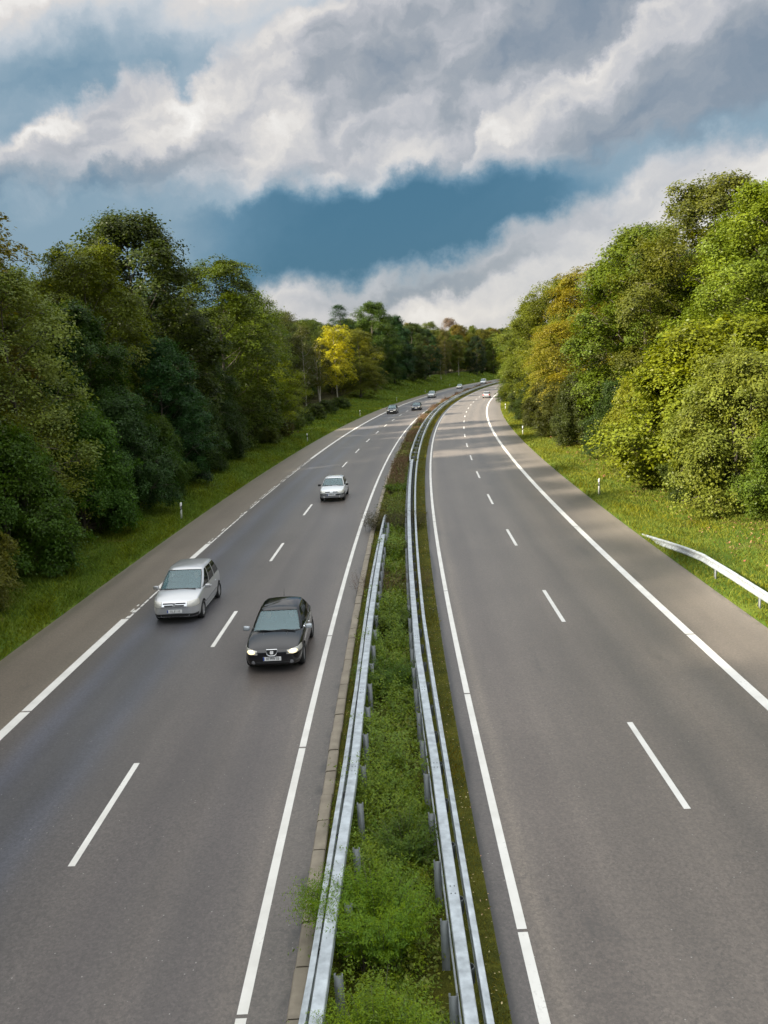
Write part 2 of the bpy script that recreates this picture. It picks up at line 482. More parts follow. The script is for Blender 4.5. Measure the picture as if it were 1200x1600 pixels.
    b = T.new('ShaderNodeBump'); b.inputs['Strength'].default_value = 0.12; b.inputs['Distance'].default_value = 0.006
    T.put(b.inputs['Height'], T.m('ADD', grain, chipc.outputs[0])); T.l.new(b.outputs[0], T.p.inputs['Normal'])
    return m


LEFT_TRACKS = [(-8.05, 2.0, (.46, .54, .70)), (-8.85, .36, (1.16, 1.28, 1.55)), (-7.25, .36, (1.18, 1.29, 1.50)), (-4.1, 1.9, (.72, .73, .77)),  # the two bluish outer-lane tracks carry the sheen of polished asphalt as colour
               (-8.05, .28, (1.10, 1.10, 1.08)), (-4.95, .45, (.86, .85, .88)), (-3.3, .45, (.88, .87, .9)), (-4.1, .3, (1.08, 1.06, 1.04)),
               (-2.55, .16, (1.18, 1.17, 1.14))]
RIGHT_TRACKS = [(2.75, .4, (.90, .89, .9)), (4.3, .4, (.90, .9, .9)), (6.2, .42, (.78, .79, .8)), (7.9, .42, (.80, .81, .83)),
                (7.05, .3, (1.06, 1.05, 1.04)), (2.0, .14, (1.28, 1.28, 1.24))]
M_asL = asphalt('asphalt_left', (0.110, 0.091, 0.076, 1), LEFT_TRACKS)
M_asLs = asphalt('asphalt_left_shoulder', (0.142, 0.116, 0.088, 1), [(-11.2, .8, (.92, .91, .9)), (-12.4, .25, (.72, .74, .68))])
M_asLg = asphalt('asphalt_left_gutter', (0.102, 0.087, 0.073, 1), [], dark_edge=(KA, .24, -1))
M_asR = asphalt('asphalt_right', (0.118, 0.096, 0.078, 1), RIGHT_TRACKS)
M_asRs = asphalt('asphalt_right_shoulder', (0.118, 0.096, 0.078, 1), [(10.6, .7, (.82, .82, .82)), (9.2, .3, (1.1, 1.09, 1.08))], dark_edge=(R4, .25, -1))
M_asRm = asphalt('asphalt_right_strip', (0.093, 0.079, 0.070, 1), [(1.30, .09, (.2, .2, .2))])


def paint_mat():
    m, T = mat('road_paint')
    uv = T.new('ShaderNodeUVMap')
    a = T.noise(uv.outputs[0], 14, 6, 0.7); b = T.noise(uv.outputs[0], 1.4, 4, 0.6)
    w = T.m('ADD', T.m('MULTIPLY', a, 0.7), T.m('MULTIPLY', b, 0.5))
    worn = T.rng(w, 0.70, 0.82)
    c = T.mix(T.rng(b, 0.3, 0.7), (.58, .565, .52, 1), (.72, .705, .66, 1))
    T.put(T.p.inputs['Base Color'], T.mix(T.m('MULTIPLY', worn, 0.55), c, (.25, .23, .21, 1)))
    T.p.inputs['Roughness'].default_value = 0.6
    return m


M_paint = paint_mat()
M_kerb = simple('kerb_concrete', (.33, .285, .22), 0.85, noise=0.3, nscale=3, bump=0.15)
M_galv = simple('galvanised_steel', (.44, .48, .505), 0.45, metal=0.35, noise=0.34, nscale=5, bump=0.03)
M_galvd = simple('weathered_steel', (.17, .185, .185), 0.55, metal=0.4, noise=0.25, nscale=7)
M_dark = simple('dark_plastic', (.015, .015, .016), 0.55)
M_white = simple('white_plastic', (.80, .80, .78), 0.4, noise=0.06, nscale=8)
M_black = simple('black_plastic', (.012, .012, .012), 0.45)
M_refl = simple('reflector', (.85, .86, .88), 0.12, metal=0.6)


def ground_mat(name, cols, scale=0.6, brown=None, uvs=(1, 1)):
    m, T = mat(name)
    uv = T.new('ShaderNodeUVMap'); sp = T.new('ShaderNodeSeparateXYZ'); T.l.new(uv.outputs[0], sp.inputs[0])
    P = T.xyz(sp.outputs[0], sp.outputs[1])
    a = T.noise(P, scale, 6, 0.65); b = T.noise(P, 9.0, 5, 0.7); c = T.noise(P, 45, 2, 0.6)
    col = T.ramp(a, [(0.3, cols[0]), (0.5, cols[1]), (0.7, cols[2])])
    if brown:
        br = T.rng(T.noise(P, brown[1], 5, 0.65), brown[2], brown[2] + 0.1)
        col = T.mix(br, col, brown[0])
    col = T.vm('SCALE', col, scale=T.m('MULTIPLY', T.rng(b, 0.25, 0.75, 0.6, 1.4), T.rng(c, 0.25, 0.75, 0.7, 1.3)))
    T.put(T.p.inputs['Base Color'], col); T.p.inputs['Roughness'].default_value = 0.95
    T.p.inputs['Specular IOR Level'].default_value = 0.15
    bp = T.new('ShaderNodeBump'); bp.inputs['Strength'].default_value = 0.6; bp.inputs['Distance'].default_value = 0.08
    T.put(bp.inputs['Height'], T.m('ADD', b, c)); T.l.new(bp.outputs[0], T.p.inputs['Normal'])
    return m


M_verge = ground_mat('verge_ground', [(.035, .075, .008, 1), (.075, .12, .012, 1), (.12, .15, .02, 1)], 0.5, ((.13, .085, .035, 1), 0.35, 0.60))
M_forest = ground_mat('forest_floor', [(.02, .022, .008, 1), (.04, .038, .012, 1), (.06, .05, .02, 1)], 0.4)
M_medsoil = ground_mat('median_soil', [(.035, .042, .007, 1), (.065, .07, .009, 1), (.105, .10, .014, 1)], 1.5)


def leaf_mat(name, trans=0.36, rough=0.42, hue=0.028, val=0.34, spec=0.17, base=None):
    m, T = mat(name)
    if base is None:
        oi = T.new('ShaderNodeObjectInfo'); col = oi.outputs['Color']
    else:
        col = base
    at = T.new('ShaderNodeAttribute', attribute_name='rnd'); at2 = T.new('ShaderNodeAttribute', attribute_name='age')
    hs = T.new('ShaderNodeHueSaturation')
    T.put(hs.inputs['Color'], col)
    T.put(hs.inputs['Value'], T.rng(at.outputs['Fac'], 0, 1, 1 - val, 1 + val))
    T.put(hs.inputs['Hue'], T.rng(at2.outputs['Fac'], 0, 1, 0.5 + hue * 0.1, 0.5 - hue * 1.0))
    T.put(hs.inputs['Saturation'], T.rng(at2.outputs['Fac'], 0, 1, 0.92, 1.05))
    T.put(T.p.inputs['Base Color'], hs.outputs[0])
    T.p.inputs['Roughness'].default_value = rough; T.p.inputs['Specular IOR Level'].default_value = spec
    tr = T.new('ShaderNodeBsdfTranslucent')
    T.put(tr.inputs[0], T.mix(1.0, hs.outputs[0], (1.5, 1.5, 0.7, 1), 'MULTIPLY'))
    mx = T.new('ShaderNodeMixShader'); mx.inputs[0].default_value = trans
    T.l.new(T.p.outputs[0], mx.inputs[1]); T.l.new(tr.outputs[0], mx.inputs[2]); T.l.new(mx.outputs[0], T.out.inputs[0])
    return m


M_leaf = leaf_mat('leaf')
M_grass = leaf_mat('grass_blade', 0.25, 0.6, 0.06, 0.45, 0.2)
M_bark = simple('bark', (.10, .085, .065), 0.9, noise=0.4, nscale=6, bump=0.3)
M_birch = simple('pale_bark', (.36, .33, .28), 0.85, noise=0.35, nscale=5, bump=0.2)
M_drystem = leaf_mat('dry_stem', 0.1, 0.8, 0.05, 0.5, 0.1)

# ------------------------------------------------------------------ ground, carriageways
ss_g = np.concatenate([np.arange(-40, 120, 3.0), np.arange(120, 460, 8.0), np.arange(460, 900, 40), [1000, 1400, 2200, 3200]])


def ground_z(S_, O_):
    z = zg(S_, O_)
    inside = ((O_ > L0 - .001) & (O_ < KB_ - .001)) | ((O_ > MG + .001) & (O_ < R4 + .001))
    z = np.where(inside, -0.06, z)
    return z + np.where((O_ < -15) | (O_ > 13), 0.05 * np.sin(S_ * 0.9 + O_ * 1.7) * np.sin(S_ * 0.37 - O_), 0)


oo_g = np.array([-900, -400, -200, -110, -70, -50, -40, -32, -27, -23, -20, -18, -16.5, -15.2, -14.2, -13.4, L0 - .06, L0 + .02, -7, KB_ - .06, KB_ + .0,
                 -1.2, -.6, 0, .6, 1.0, MG - .0, MG + .05, 6, R4 - .03, R4 + .06, 12.2, 13.5, 14.5, 15.5, 16.5, 18, 20, 23, 27, 33, 40, 50, 70, 110, 200, 400, 900])
gme = grid_mesh('ground', ss_g, oo_g, ground_z)
fc = np.empty(len(gme.polygons) * 3, np.float32); gme.polygons.foreach_get('center', fc)
nO = len(oo_g) - 1
ocen = np.tile((oo_g[:-1] + oo_g[1:]) / 2, len(ss_g) - 1)
scen = np.repeat((ss_g[:-1] + ss_g[1:]) / 2, nO)
lf = -17.0 - 4.5 * smooth(55, 110, scen) - 5 * smooth(150, 230, scen)
mi = np.where((ocen < lf) | (ocen > 18.0), 1, np.where(np.abs(ocen) < 1.6, 2, 0))
gme.polygons.foreach_set('material_index', mi.astype(np.int32))
g = link('ground', gme, None, [M_verge, M_forest, M_medsoil]); tag(g, kind='structure')

ss_r = np.concatenate([np.arange(-30, 120, 2.0), np.arange(120, 700, 5.0)])


def carriage(name, strips):
    """strips: (o0,o1,material) side by side in one sheet"""
    oo = [strips[0][0]]
    cols = []
    for (a, b, m) in strips:
        n = max(1, int((b - a) / 1.3))
        oo += list(np.linspace(a, b, n + 1)[1:]); cols += [m] * n
    me = grid_mesh(name, ss_r, np.array(oo), lambda s, o: 0 * s)
    mats = []
    for m in cols:
        if m not in mats: mats.append(m)
    me.polygons.foreach_set('material_index', np.tile([mats.index(m) for m in cols], len(ss_r) - 1).astype(np.int32))
    o = link(name, me, None, mats); tag(o, kind='structure')
    return o


carriage('road_left', [(L0, L1, M_asLs), (L1, L3, M_asL), (L3, KA + .01, M_asLg)])
carriage('road_right', [(MG, R1, M_asRm), (R1, R3, M_asR), (R3, R4, M_asRs)])

# kerb stones: one swept run with joints
def kerb():
    vs, fs, k = [], [], 0
    ends = list(np.arange(-6, 130, 1.0)) + list(np.arange(130, 420, 4.0))
    prof = np.array([(KA, -.05), (KA, .06), (KA + .03, .095), (KB_ + .03, .10), (KB_ + .05, .08), (KB_ + .05, -.05)])
    for a, b in zip(ends[:-1], ends[1:]):
        j = rng.normal(0, .006, 2)
        for s in (a + .012, b - .012):
            x, y = PXY(s, prof[:, 0] + j[0]); vs.append(np.stack([x, y, prof[:, 1] + j[1]], -1))
        m = len(prof); i = np.arange(m); i2 = (i + 1) % m
        fs.append(np.stack([k + i, k + i2, k + m + i2, k + m + i], -1)); k += 2 * m
        # end faces as quads
        for q in (k - 2 * m, k - m):
            fs.append(np.array([[q, q + 1, q + 4, q + 5], [q + 1, q + 2, q + 3, q + 4]]))
    me = mesh_np('kerb', np.concatenate(vs), np.concatenate(fs))
    o = link('kerb', me, None, [M_kerb]); tag(o, kind='structure')


kerb()


def marking(name, segs):
    """segs: (s0,s1,o,width[,o_end])"""
    vs, fs, uv, k = [], [], [], 0
    for g_ in segs:
        s0, s1, o, w = g_[:4]
        n = max(2, int((s1 - s0) / (2.0 if s0 < 120 else 5.0)) + 1)
        s = np.linspace(s0, s1, n)
        for sg in (-1, 1):
            pass
        oo = np.stack([np.full(n, o - w / 2), np.full(n, o + w / 2)], 1)
        x, y = PXY(s[:, None], oo)
        vs.append(np.stack([x, y, np.full_like(x, .004)], -1).reshape(-1, 3)); uv.append(np.stack([oo, np.repeat(s[:, None], 2, 1)], -1).reshape(-1, 2))
        i = k + np.arange(n - 1) * 2
        fs.append(np.stack([i, i + 1, i + 3, i + 2], -1)); k += 2 * n
    me = mesh_np(name, np.concatenate(vs), np.concatenate(fs)); set_uv(me, np.concatenate(uv))
    o = link(name, me, None, [M_paint]); tag(o, kind='structure')
    return o


def solid(o, w, cuts, a=-20, b=600, gap=.07):
    pts = [a] + sorted(cuts) + [b]
    return [(p + gap / 2, q - gap / 2, o, w) for p, q in zip(pts[:-1], pts[1:])]


# lane dashes 4 m long every 12 m
marking('lane_marking', [(13.97 + 12 * k, 17.97 + 12 * k, LD - 0.0, .13) for k in range(-1, 46)])
marking('lane_marking', [(15.0 + 12 * k, 19.0 + 12 * k, RD + 0.0, .13) for k in range(-1, 46)])
marking('edge_line', solid(L3, .15, [10.2, 18.4, 26.6, 43, 60]))
marking('edge_line', solid(R1, .15, [11.7, 21.2, 31.5, 46]))
marking('edge_line', solid(R3, .27, [25.2, 43, 64]))
# the outer line of the left carriageway: sound, then worn to fragments
seg = solid(L1, .27, [21.28], b=29.6)
def worn(a, b, keep):
    s = a
    while s < b:
        l = random.uniform(.35, 1.1)
        if random.random() < keep: seg.append((s, min(s + l, b), L1 + .085, .075))
        if random.random() < keep * .75: seg.append((s + .1, min(s + l * .8, b), L1 - .085, .06))
        if random.random() < .14: seg.append((s, min(s + .3, b), L1 + .01, .08))
        s += l + random.uniform(.06, .22)
worn(29.65, 33.6, .8)
seg.append((33.8, 42.6, L1, .26))
worn(42.7, 62, .85); worn(62, 82, .93)
seg += solid(L1, .26, [110, 170], a=82.1)
marking('edge_line', seg)

# ------------------------------------------------------------------ crash barriers
W_PROF = [(0, .75), (.03, .748), (.085, .735), (.095, .70), (.085, .665), (.02, .63), (.01, .595), (.02, .56), (.085, .525), (.095, .49), (.085, .455), (.02, .44),
          (.0, .445), (.065, .465), (.08, .49), (.065, .515), (.002, .555), (-.006, .595), (.002, .635), (.065, .675), (.08, .70), (.065, .722), (0, .738)]
W_PROF = [(d, z) for d, z in W_PROF]
def mirror(p): return [(-d, z) for d, z in p][::-1]
BOX_PROF = [(-.085, .72), (-.085, .852), (-.075, .862), (.075, .862), (.085, .852), (.085, .72)]
s_near = np.arange(-6, 66.01, 1.0)


def tab(*pts):
    xs, ys = zip(*pts)
    return lambda s: np.interp(s, xs, ys)


def c_post(h, w=.10, d=.055, t=.008, z0=-.3):
    """C-section steel post, open face to -x"""
    p = [(-d / 2, -w / 2), (d / 2, -w / 2), (d / 2, w / 2), (-d / 2, w / 2), (-d / 2, w / 2 - .025), (-d / 2 + t, w / 2 - .025), (-d / 2 + t, w / 2 - t), (d / 2 - t, w / 2 - t),
         (d / 2 - t, -w / 2 + t), (-d / 2 + t, -w / 2 + t), (-d / 2 + t, -w / 2 + .025), (-d / 2, -w / 2 + .025)]
    n = len(p)
    v = [(x, y, z0) for x, y in p] + [(x, y, h) for x, y in p]
    i = np.arange(n); j = (i + 1) % n
    f = [np.stack([i, j, n + j, n + i], -1)]
    # top and bottom as quads of the thin wall
    q = [(0, 1, 9, 10), (1, 2, 7, 8), (2, 3, 6, 7), (3, 4, 5, 6), (0, 10, 11, 0)]
    tq = np.array([[1, 9, 8, 2], [0, 1, 9, 10], [2, 3, 6, 7], [8, 2, 7, 8]])
    f.append(np.array([[n + 0, n + 1, n + 9, n + 10], [n + 1, n + 2, n + 7, n + 8], [n + 2, n + 3, n + 6, n + 7], [n + 3, n + 4, n + 5, n + 6]]))
    f.append(np.array([[n + 9, n + 1, n + 8]]))
    f.append(np.array([[n + 0, n + 10, n + 11]]))
    return mesh_np('post', np.array(v), f)


def bolts(root, ss, of, z, side=0.0):
    cs, sz, rt = [], [], []
    for s in ss:
        for ds in (-.09, .09):
            for do in (-.03, .03):
                x, y = PXY(s + ds, of(s) + do + side); cs.append((float(x), float(y), z)); sz.append((.018, .018, .012)); rt.append(-float(heading(max(s, 0))))
    v, f = boxes_np(cs, sz, rt)
    return tag(link('bolt', mesh_np('bolt', v, f), root, [M_galvd]), kind='stuff')


def super_rail(label, box_of, w_of, post_of, sgn, s0, s1, post_s, terminal=None):
    root = thing('crash_barrier', label, 'crash barrier')
    s = np.arange(s0, s1 + .01, 1.0)
    zf = None
    if terminal:
        zf = lambda q: -0.85 * smooth(terminal[0], terminal[1], q)
        zf_box = lambda q: -0.9 * smooth(terminal[2], terminal[3], q)
    link('box_beam', sweep('box_beam', s if not terminal else s[s <= terminal[3]], box_of, BOX_PROF, zf_box if terminal else None), root, [M_galv])
    wp = W_PROF if sgn > 0 else mirror(W_PROF)
    link('w_beam', sweep('w_beam', s, w_of, wp, zf), root, [M_galv])
    if not terminal:
        link('lower_rail', sweep('lower_rail', s, lambda q: post_of(q) + sgn * .075, [(-.012, .40), (-.012, .50), (.012, .50), (.012, .40)]), root, [M_galv])
    bolts(root, np.arange(s0 + 1.5, min(s1, terminal[2] if terminal else s1), 4.0), box_of, .864)
    pm = c_post(.80, w=.115, d=.06)
    pot = bmesh.new()
    r = .07
    for zz, rr in ((.45, r), (.68, r), (.68, r - .008), (.5, r - .008)):
        for k in range(16): pot.verts.new((rr * math.cos(k * math.tau / 16), rr * math.sin(k * math.tau / 16), zz))
    pot.verts.ensure_lookup_table()
    for a in range(3):
        for k in range(16):
            pot.faces.new([pot.verts[a * 16 + k], pot.verts[a * 16 + (k + 1) % 16], pot.verts[(a + 1) * 16 + (k + 1) % 16], pot.verts[(a + 1) * 16 + k]])
    pot.faces.new([pot.verts[48 + k] for k in range(16)][::-1]); pot.faces.new([pot.verts[k] for k in range(16)])
    ptm = bpy.data.meshes.new('deformation_pot'); pot.to_mesh(ptm); pot.free()
    pm.materials.append(M_galvd); ptm.materials.append(M_galvd)
    for q in post_s:
        th = -float(heading(max(q, 0)))
        o = link('post', pm, root); x, y = PXY(q, post_of(q)); o.location = (float(x), float(y), 0); o.rotation_euler = (0, 0, th - math.pi / 2)
        o = link('deformation_pot', ptm, root); x, y = PXY(q + .65, (box_of(q) + w_of(q)) / 2 - sgn * .01); o.location = (float(x), float(y), 0)
    return root


boxR = tab((-10, .78), (9, .685), (15.6, .63), (22, .485), (31, .43), (45, .355), (66, .26), (80, .22))
wR = tab((-10, .96), (9, .875), (16, .815), (26, .695), (45, .64), (66, .60), (110, .60))
postR = tab((-10, .58), (9.5, .51), (13, .475), (15.4, .44), (22, .33), (31, .28), (45, .20), (66, .11))
super_rail('galvanised box beam crash barrier with close set posts right of the median plants', boxR, wR, postR, 1, -6, 70,
           9.45 + 1.46 * np.arange(-8, 42))
boxL = tab((-10, -1.2), (9, -1.165), (15.7, -.95), (26, -.90), (37, -.83), (50, -.83))
wL = tab((-10, -1.45), (9, -1.31), (10.3, -1.25), (15.8, -1.115), (20, -1.055), (31, -1.02), (47.6, -.86), (54, -.86))
postL = tab((-10, -1.02), (9, -.98), (13, -.80), (26, -.74), (50, -.66))
super_rail('overgrown crash barrier with spotted pale beams left of the median plants, sinking into weeds', boxL, wL, postL, -1, -6, 50,
           9.9 + 1.46 * np.arange(-8, 23), terminal=(44, 50, 38, 44))


def far_barrier():
    root = thing('crash_barrier', 'long double sided barrier of two pale rails curving away along the far median', 'crash barrier')
    s = np.concatenate([np.arange(67, 130, 2.0), np.arange(130, 420, 4.0)])
    a = tab((67, .22), (74, -.02), (110, -.05), (420, -.05)); b = tab((67, .60), (420, .60))
    link('w_beam', sweep('w_beam', s, a, mirror(W_PROF)), root, [M_galv])
    link('w_beam', sweep('w_beam', s[s >= 71], b, W_PROF), root, [M_galv])
    pm = c_post(.72); pm.materials.append(M_galvd)
    bm_ = box_me('spacer', (0, 0, .6), (.5, .06, .1)); bm_.materials.append(M_galvd)
    for q in np.arange(70, 418, 4.0):
        x, y = PXY(q, .28); th = -float(heading(q))
        o = link('post', pm, root); o.location = (float(x), float(y), 0); o.rotation_euler = (0, 0, th)
        o = link('spacer', bm_, root); o.location = (float(x), float(y), 0); o.rotation_euler = (0, 0, th)


far_barrier()


def verge_barrier():
    root = thing('guard_rail', 'short white guard rail dipping into the grass on the right verge', 'guard rail')
    s = np.concatenate([np.arange(8, 30, 1.0), np.arange(30, 41.01, .5)])
    of = tab((0, 11.78), (30, 11.76), (35, 11.66), (41, 11.42))
    zf = lambda q: -.74 * np.clip((q - 32.5) / 8.0, 0, 1) ** 1.15
    link('w_beam', sweep('w_beam', s, of, mirror(W_PROF), zf), root, [M_galv])
    pm = c_post(.70); pm.materials.append(M_galvd)
    for q in (19.5, 23.5, 27.5, 31.5):
        x, y = PXY(q, of(q) + .05)
        o = link('post', pm, root); o.location = (float(x), float(y), 0); o.rotation_euler = (0, 0, -float(heading(q)))


verge_barrier()

# ------------------------------------------------------------------ delineator posts
def delineator_meshes():
    def loft(levels, name, m):
        # rounded three-sided section, flat face towards -y
        base = [(-.06, -.02), (.06, -.02), (.055, .01), (.03, .055), (0, .075), (-.03, .055), (-.055, .01)]
        n = len(base); vs = []
        for (z, k, dz) in levels:
            for x, y in base: vs.append((x * k, y * k, z + dz * (x / .06)))
        fs = []
        i = np.arange(n); j = (i + 1) % n
        for a in range(len(levels) - 1): fs.append(np.stack([a * n + i, a * n + j, (a + 1) * n + j, (a + 1) * n + i], -1))
        me = mesh_np(name, np.array(vs), [np.concatenate(fs), (np.arange(n)[::-1])[None], ((len(levels) - 1) * n + i)[None]])
        me.materials.append(m); return me
    body = loft([(-.2, 1, 0), (1.0, 1, 0), (1.03, .8, .015), (1.045, .4, .01)], 'post_body', M_white)
    band = loft([(.60, 1.03, .035), (.60, 1.05, .035), (.84, 1.05, .035), (.84, 1.03, .035)], 'black_band', M_black)
    ref = box_me('reflector', (0, -.027, .72), (.045, .012, .17), .004); ref.materials.append(M_refl)
    return body, band, ref


DM = delineator_meshes()
def delineator(s, o, flip, label, lean=0.0):
    x, y = PXY(s, o)
    t = thing('marker_post', label, 'marker post', (float(x), float(y), float(zg(s, o)) - .02), -float(heading(s)) + (0 if not flip else 0), 'roadside marker posts')
    t.rotation_euler = (0, R(lean), t.rotation_euler[2])
    for nm, me in zip(('post_body', 'black_band', 'reflector'), DM): link(nm, me, t)
    return t


for s, o, lb, ln in ((50.3, -13.42, 'white marker post on the left verge, the one nearest the silver minivan', 3),
                     (101.2, -13.35, 'white marker post on the left verge, second one away from the bridge', 0),
                     (150.8, -13.4, 'white marker post on the left verge beside the nearer dark car', 0),
                     (201.8, -13.6, 'small white marker post on the left verge between dark cars and grey van', 0),
                     (254, -14.0, 'tiny white marker post on the left verge just past the distant grey van', 0),
                     (303, -14.0, 'tiny white marker post on the left verge beside the far small silver car', 0),
                     (356, -14.6, 'tiny white marker post at the foot of the far grassy bank, near the white van', 0)):
    delineator(s, o, False, lb, ln)
for s, o, lb in ((52.6, 11.95, 'white marker post with black band on the right verge just beyond the short guard rail'),
                 (97.9, 11.8, 'white marker post standing in bright grass on the right verge midway along the bend'),
                 (150.5, 12.0, 'small white marker post on the right verge below the overhanging tree')):
    delineator(s, o, True, lb)
# ------------------------------------------------------------------ cars
def car_paint(name, col, metal=0.0, rough=0.28, flake=0.0):
    m, T = mat(name)
    T.p.inputs['Base Color'].default_value = (*col, 1); T.p.inputs['Metallic'].default_value = metal
    T.p.inputs['Roughness'].default_value = rough; T.p.inputs['Coat Weight'].default_value = 0.8 if metal > .05 else 0.35; T.p.inputs['Coat Roughness'].default_value = 0.04
    tc = T.new('ShaderNodeTexCoord')
    dn = T.noise(tc.outputs['Object'], 3.0, 5, 0.65)
    sp = T.new('ShaderNodeSeparateXYZ'); T.l.new(tc.outputs['Object'], sp.inputs[0])
    dirt = T.m('MULTIPLY', T.rng(sp.outputs[2], 0.5, 0.15, 0.0, 0.4), T.rng(dn, 0.3, 0.7, 0.4, 1.0), clamp=True)
    T.put(T.p.inputs['Base Color'], T.mix(dirt, (*col, 1), (.10, .09, .08, 1)))
    T.put(T.p.inputs['Roughness'], T.rng(dirt, 0, 1, rough, 0.7))
    return m


def glass_mat(name, tint, op, col):
    m, T = mat(name)
    T.p.inputs['Base Color'].default_value = (*col, 1); T.p.inputs['Roughness'].default_value = 0.04
    T.p.inputs['IOR'].default_value = 1.9; T.p.inputs['Specular IOR Level'].default_value = 0.6
    tr = T.new('ShaderNodeBsdfTransparent'); tr.inputs[0].default_value = (*tint, 1)
    mx = T.new('ShaderNodeMixShader'); mx.inputs[0].default_value = op
    T.l.new(tr.outputs[0], mx.inputs[1]); T.l.new(T.p.outputs[0], mx.inputs[2]); T.l.new(mx.outputs[0], T.out.inputs[0])
    return m


M_wind = glass_mat('windscreen_glass', (.80, .92, .94), .42, (.20, .34, .37))  # pale cyan base colour stands in for reflected sky
M_side = glass_mat('side_glass', (.22, .25, .25), .75, (.010, .013, .014))
M_lamp = glass_mat('lamp_glass', (.95, .94, .90), .6, (.80, .78, .70))
M_tyre = simple('tyre_rubber', (.018, .018, .018), .85, noise=.2, nscale=20)
M_rim = simple('alloy_rim', (.45, .45, .46), .35, metal=.7)
M_inner = simple('cabin_lining', (.03, .032, .034), .85)
M_seat = simple('seat_fabric', (.06, .065, .072), .9, noise=.2, nscale=30)
M_chrome = simple('chrome', (.78, .78, .78), .12, metal=.95)
M_plate = simple('plate_white', (.78, .78, .76), .4)
M_blue = simple('plate_blue', (.01, .05, .30), .4)
M_ink = simple('plate_ink', (.01, .01, .01), .5)
M_lit = simple('lit_headlamp', (.9, .8, .55), .3, emit=(1.0, .80, .45, .42))
M_red = simple('tail_lamp_red', (.45, .01, .012), .2)
M_orange = simple('indicator_orange', (.75, .28, .03), .2)
M_grey = simple('grey_bumper_plastic', (.20, .20, .205), .5, noise=.15, nscale=10)
PAINT = {k: car_paint('car_paint_' + k, *v) for k, v in dict(
    silver=((.52, .53, .54), .55, .30), black=((.004, .004, .006), .0, .15), white=((.70, .72, .73), .1, .25), darkgrey=((.035, .037, .042), .35, .25),
    navy=((.022, .028, .040), .3, .22), champagne=((.42, .43, .42), .5, .3)).items()}
M_skin = simple('skin', (.42, .25, .18), .6)
M_hair = simple('dark_hair', (.03, .022, .016), .7)
M_shirt_r = simple('red_shirt', (.42, .045, .035), .8)
M_shirt_b = simple('blue_grey_shirt', (.14, .18, .24), .8)
M_trouser = simple('dark_trousers', (.03, .03, .04), .85)


def text_mesh(body, size, depth=.002):
    cu = bpy.data.curves.new('lettering', 'FONT'); cu.body = body; cu.size = size; cu.align_x = 'CENTER'; cu.align_y = 'CENTER'; cu.extrude = depth
    cu.resolution_u = 2
    o = bpy.data.objects.new('tmp', cu); C.objects.link(o)
    dg = bpy.context.evaluated_depsgraph_get()
    me = bpy.data.meshes.new_from_object(o.evaluated_get(dg)); bpy.data.objects.remove(o)
    return me


def evaluated(o):
    dg = bpy.context.evaluated_depsgraph_get(); dg.update()
    return bpy.data.meshes.new_from_object(o.evaluated_get(dg))


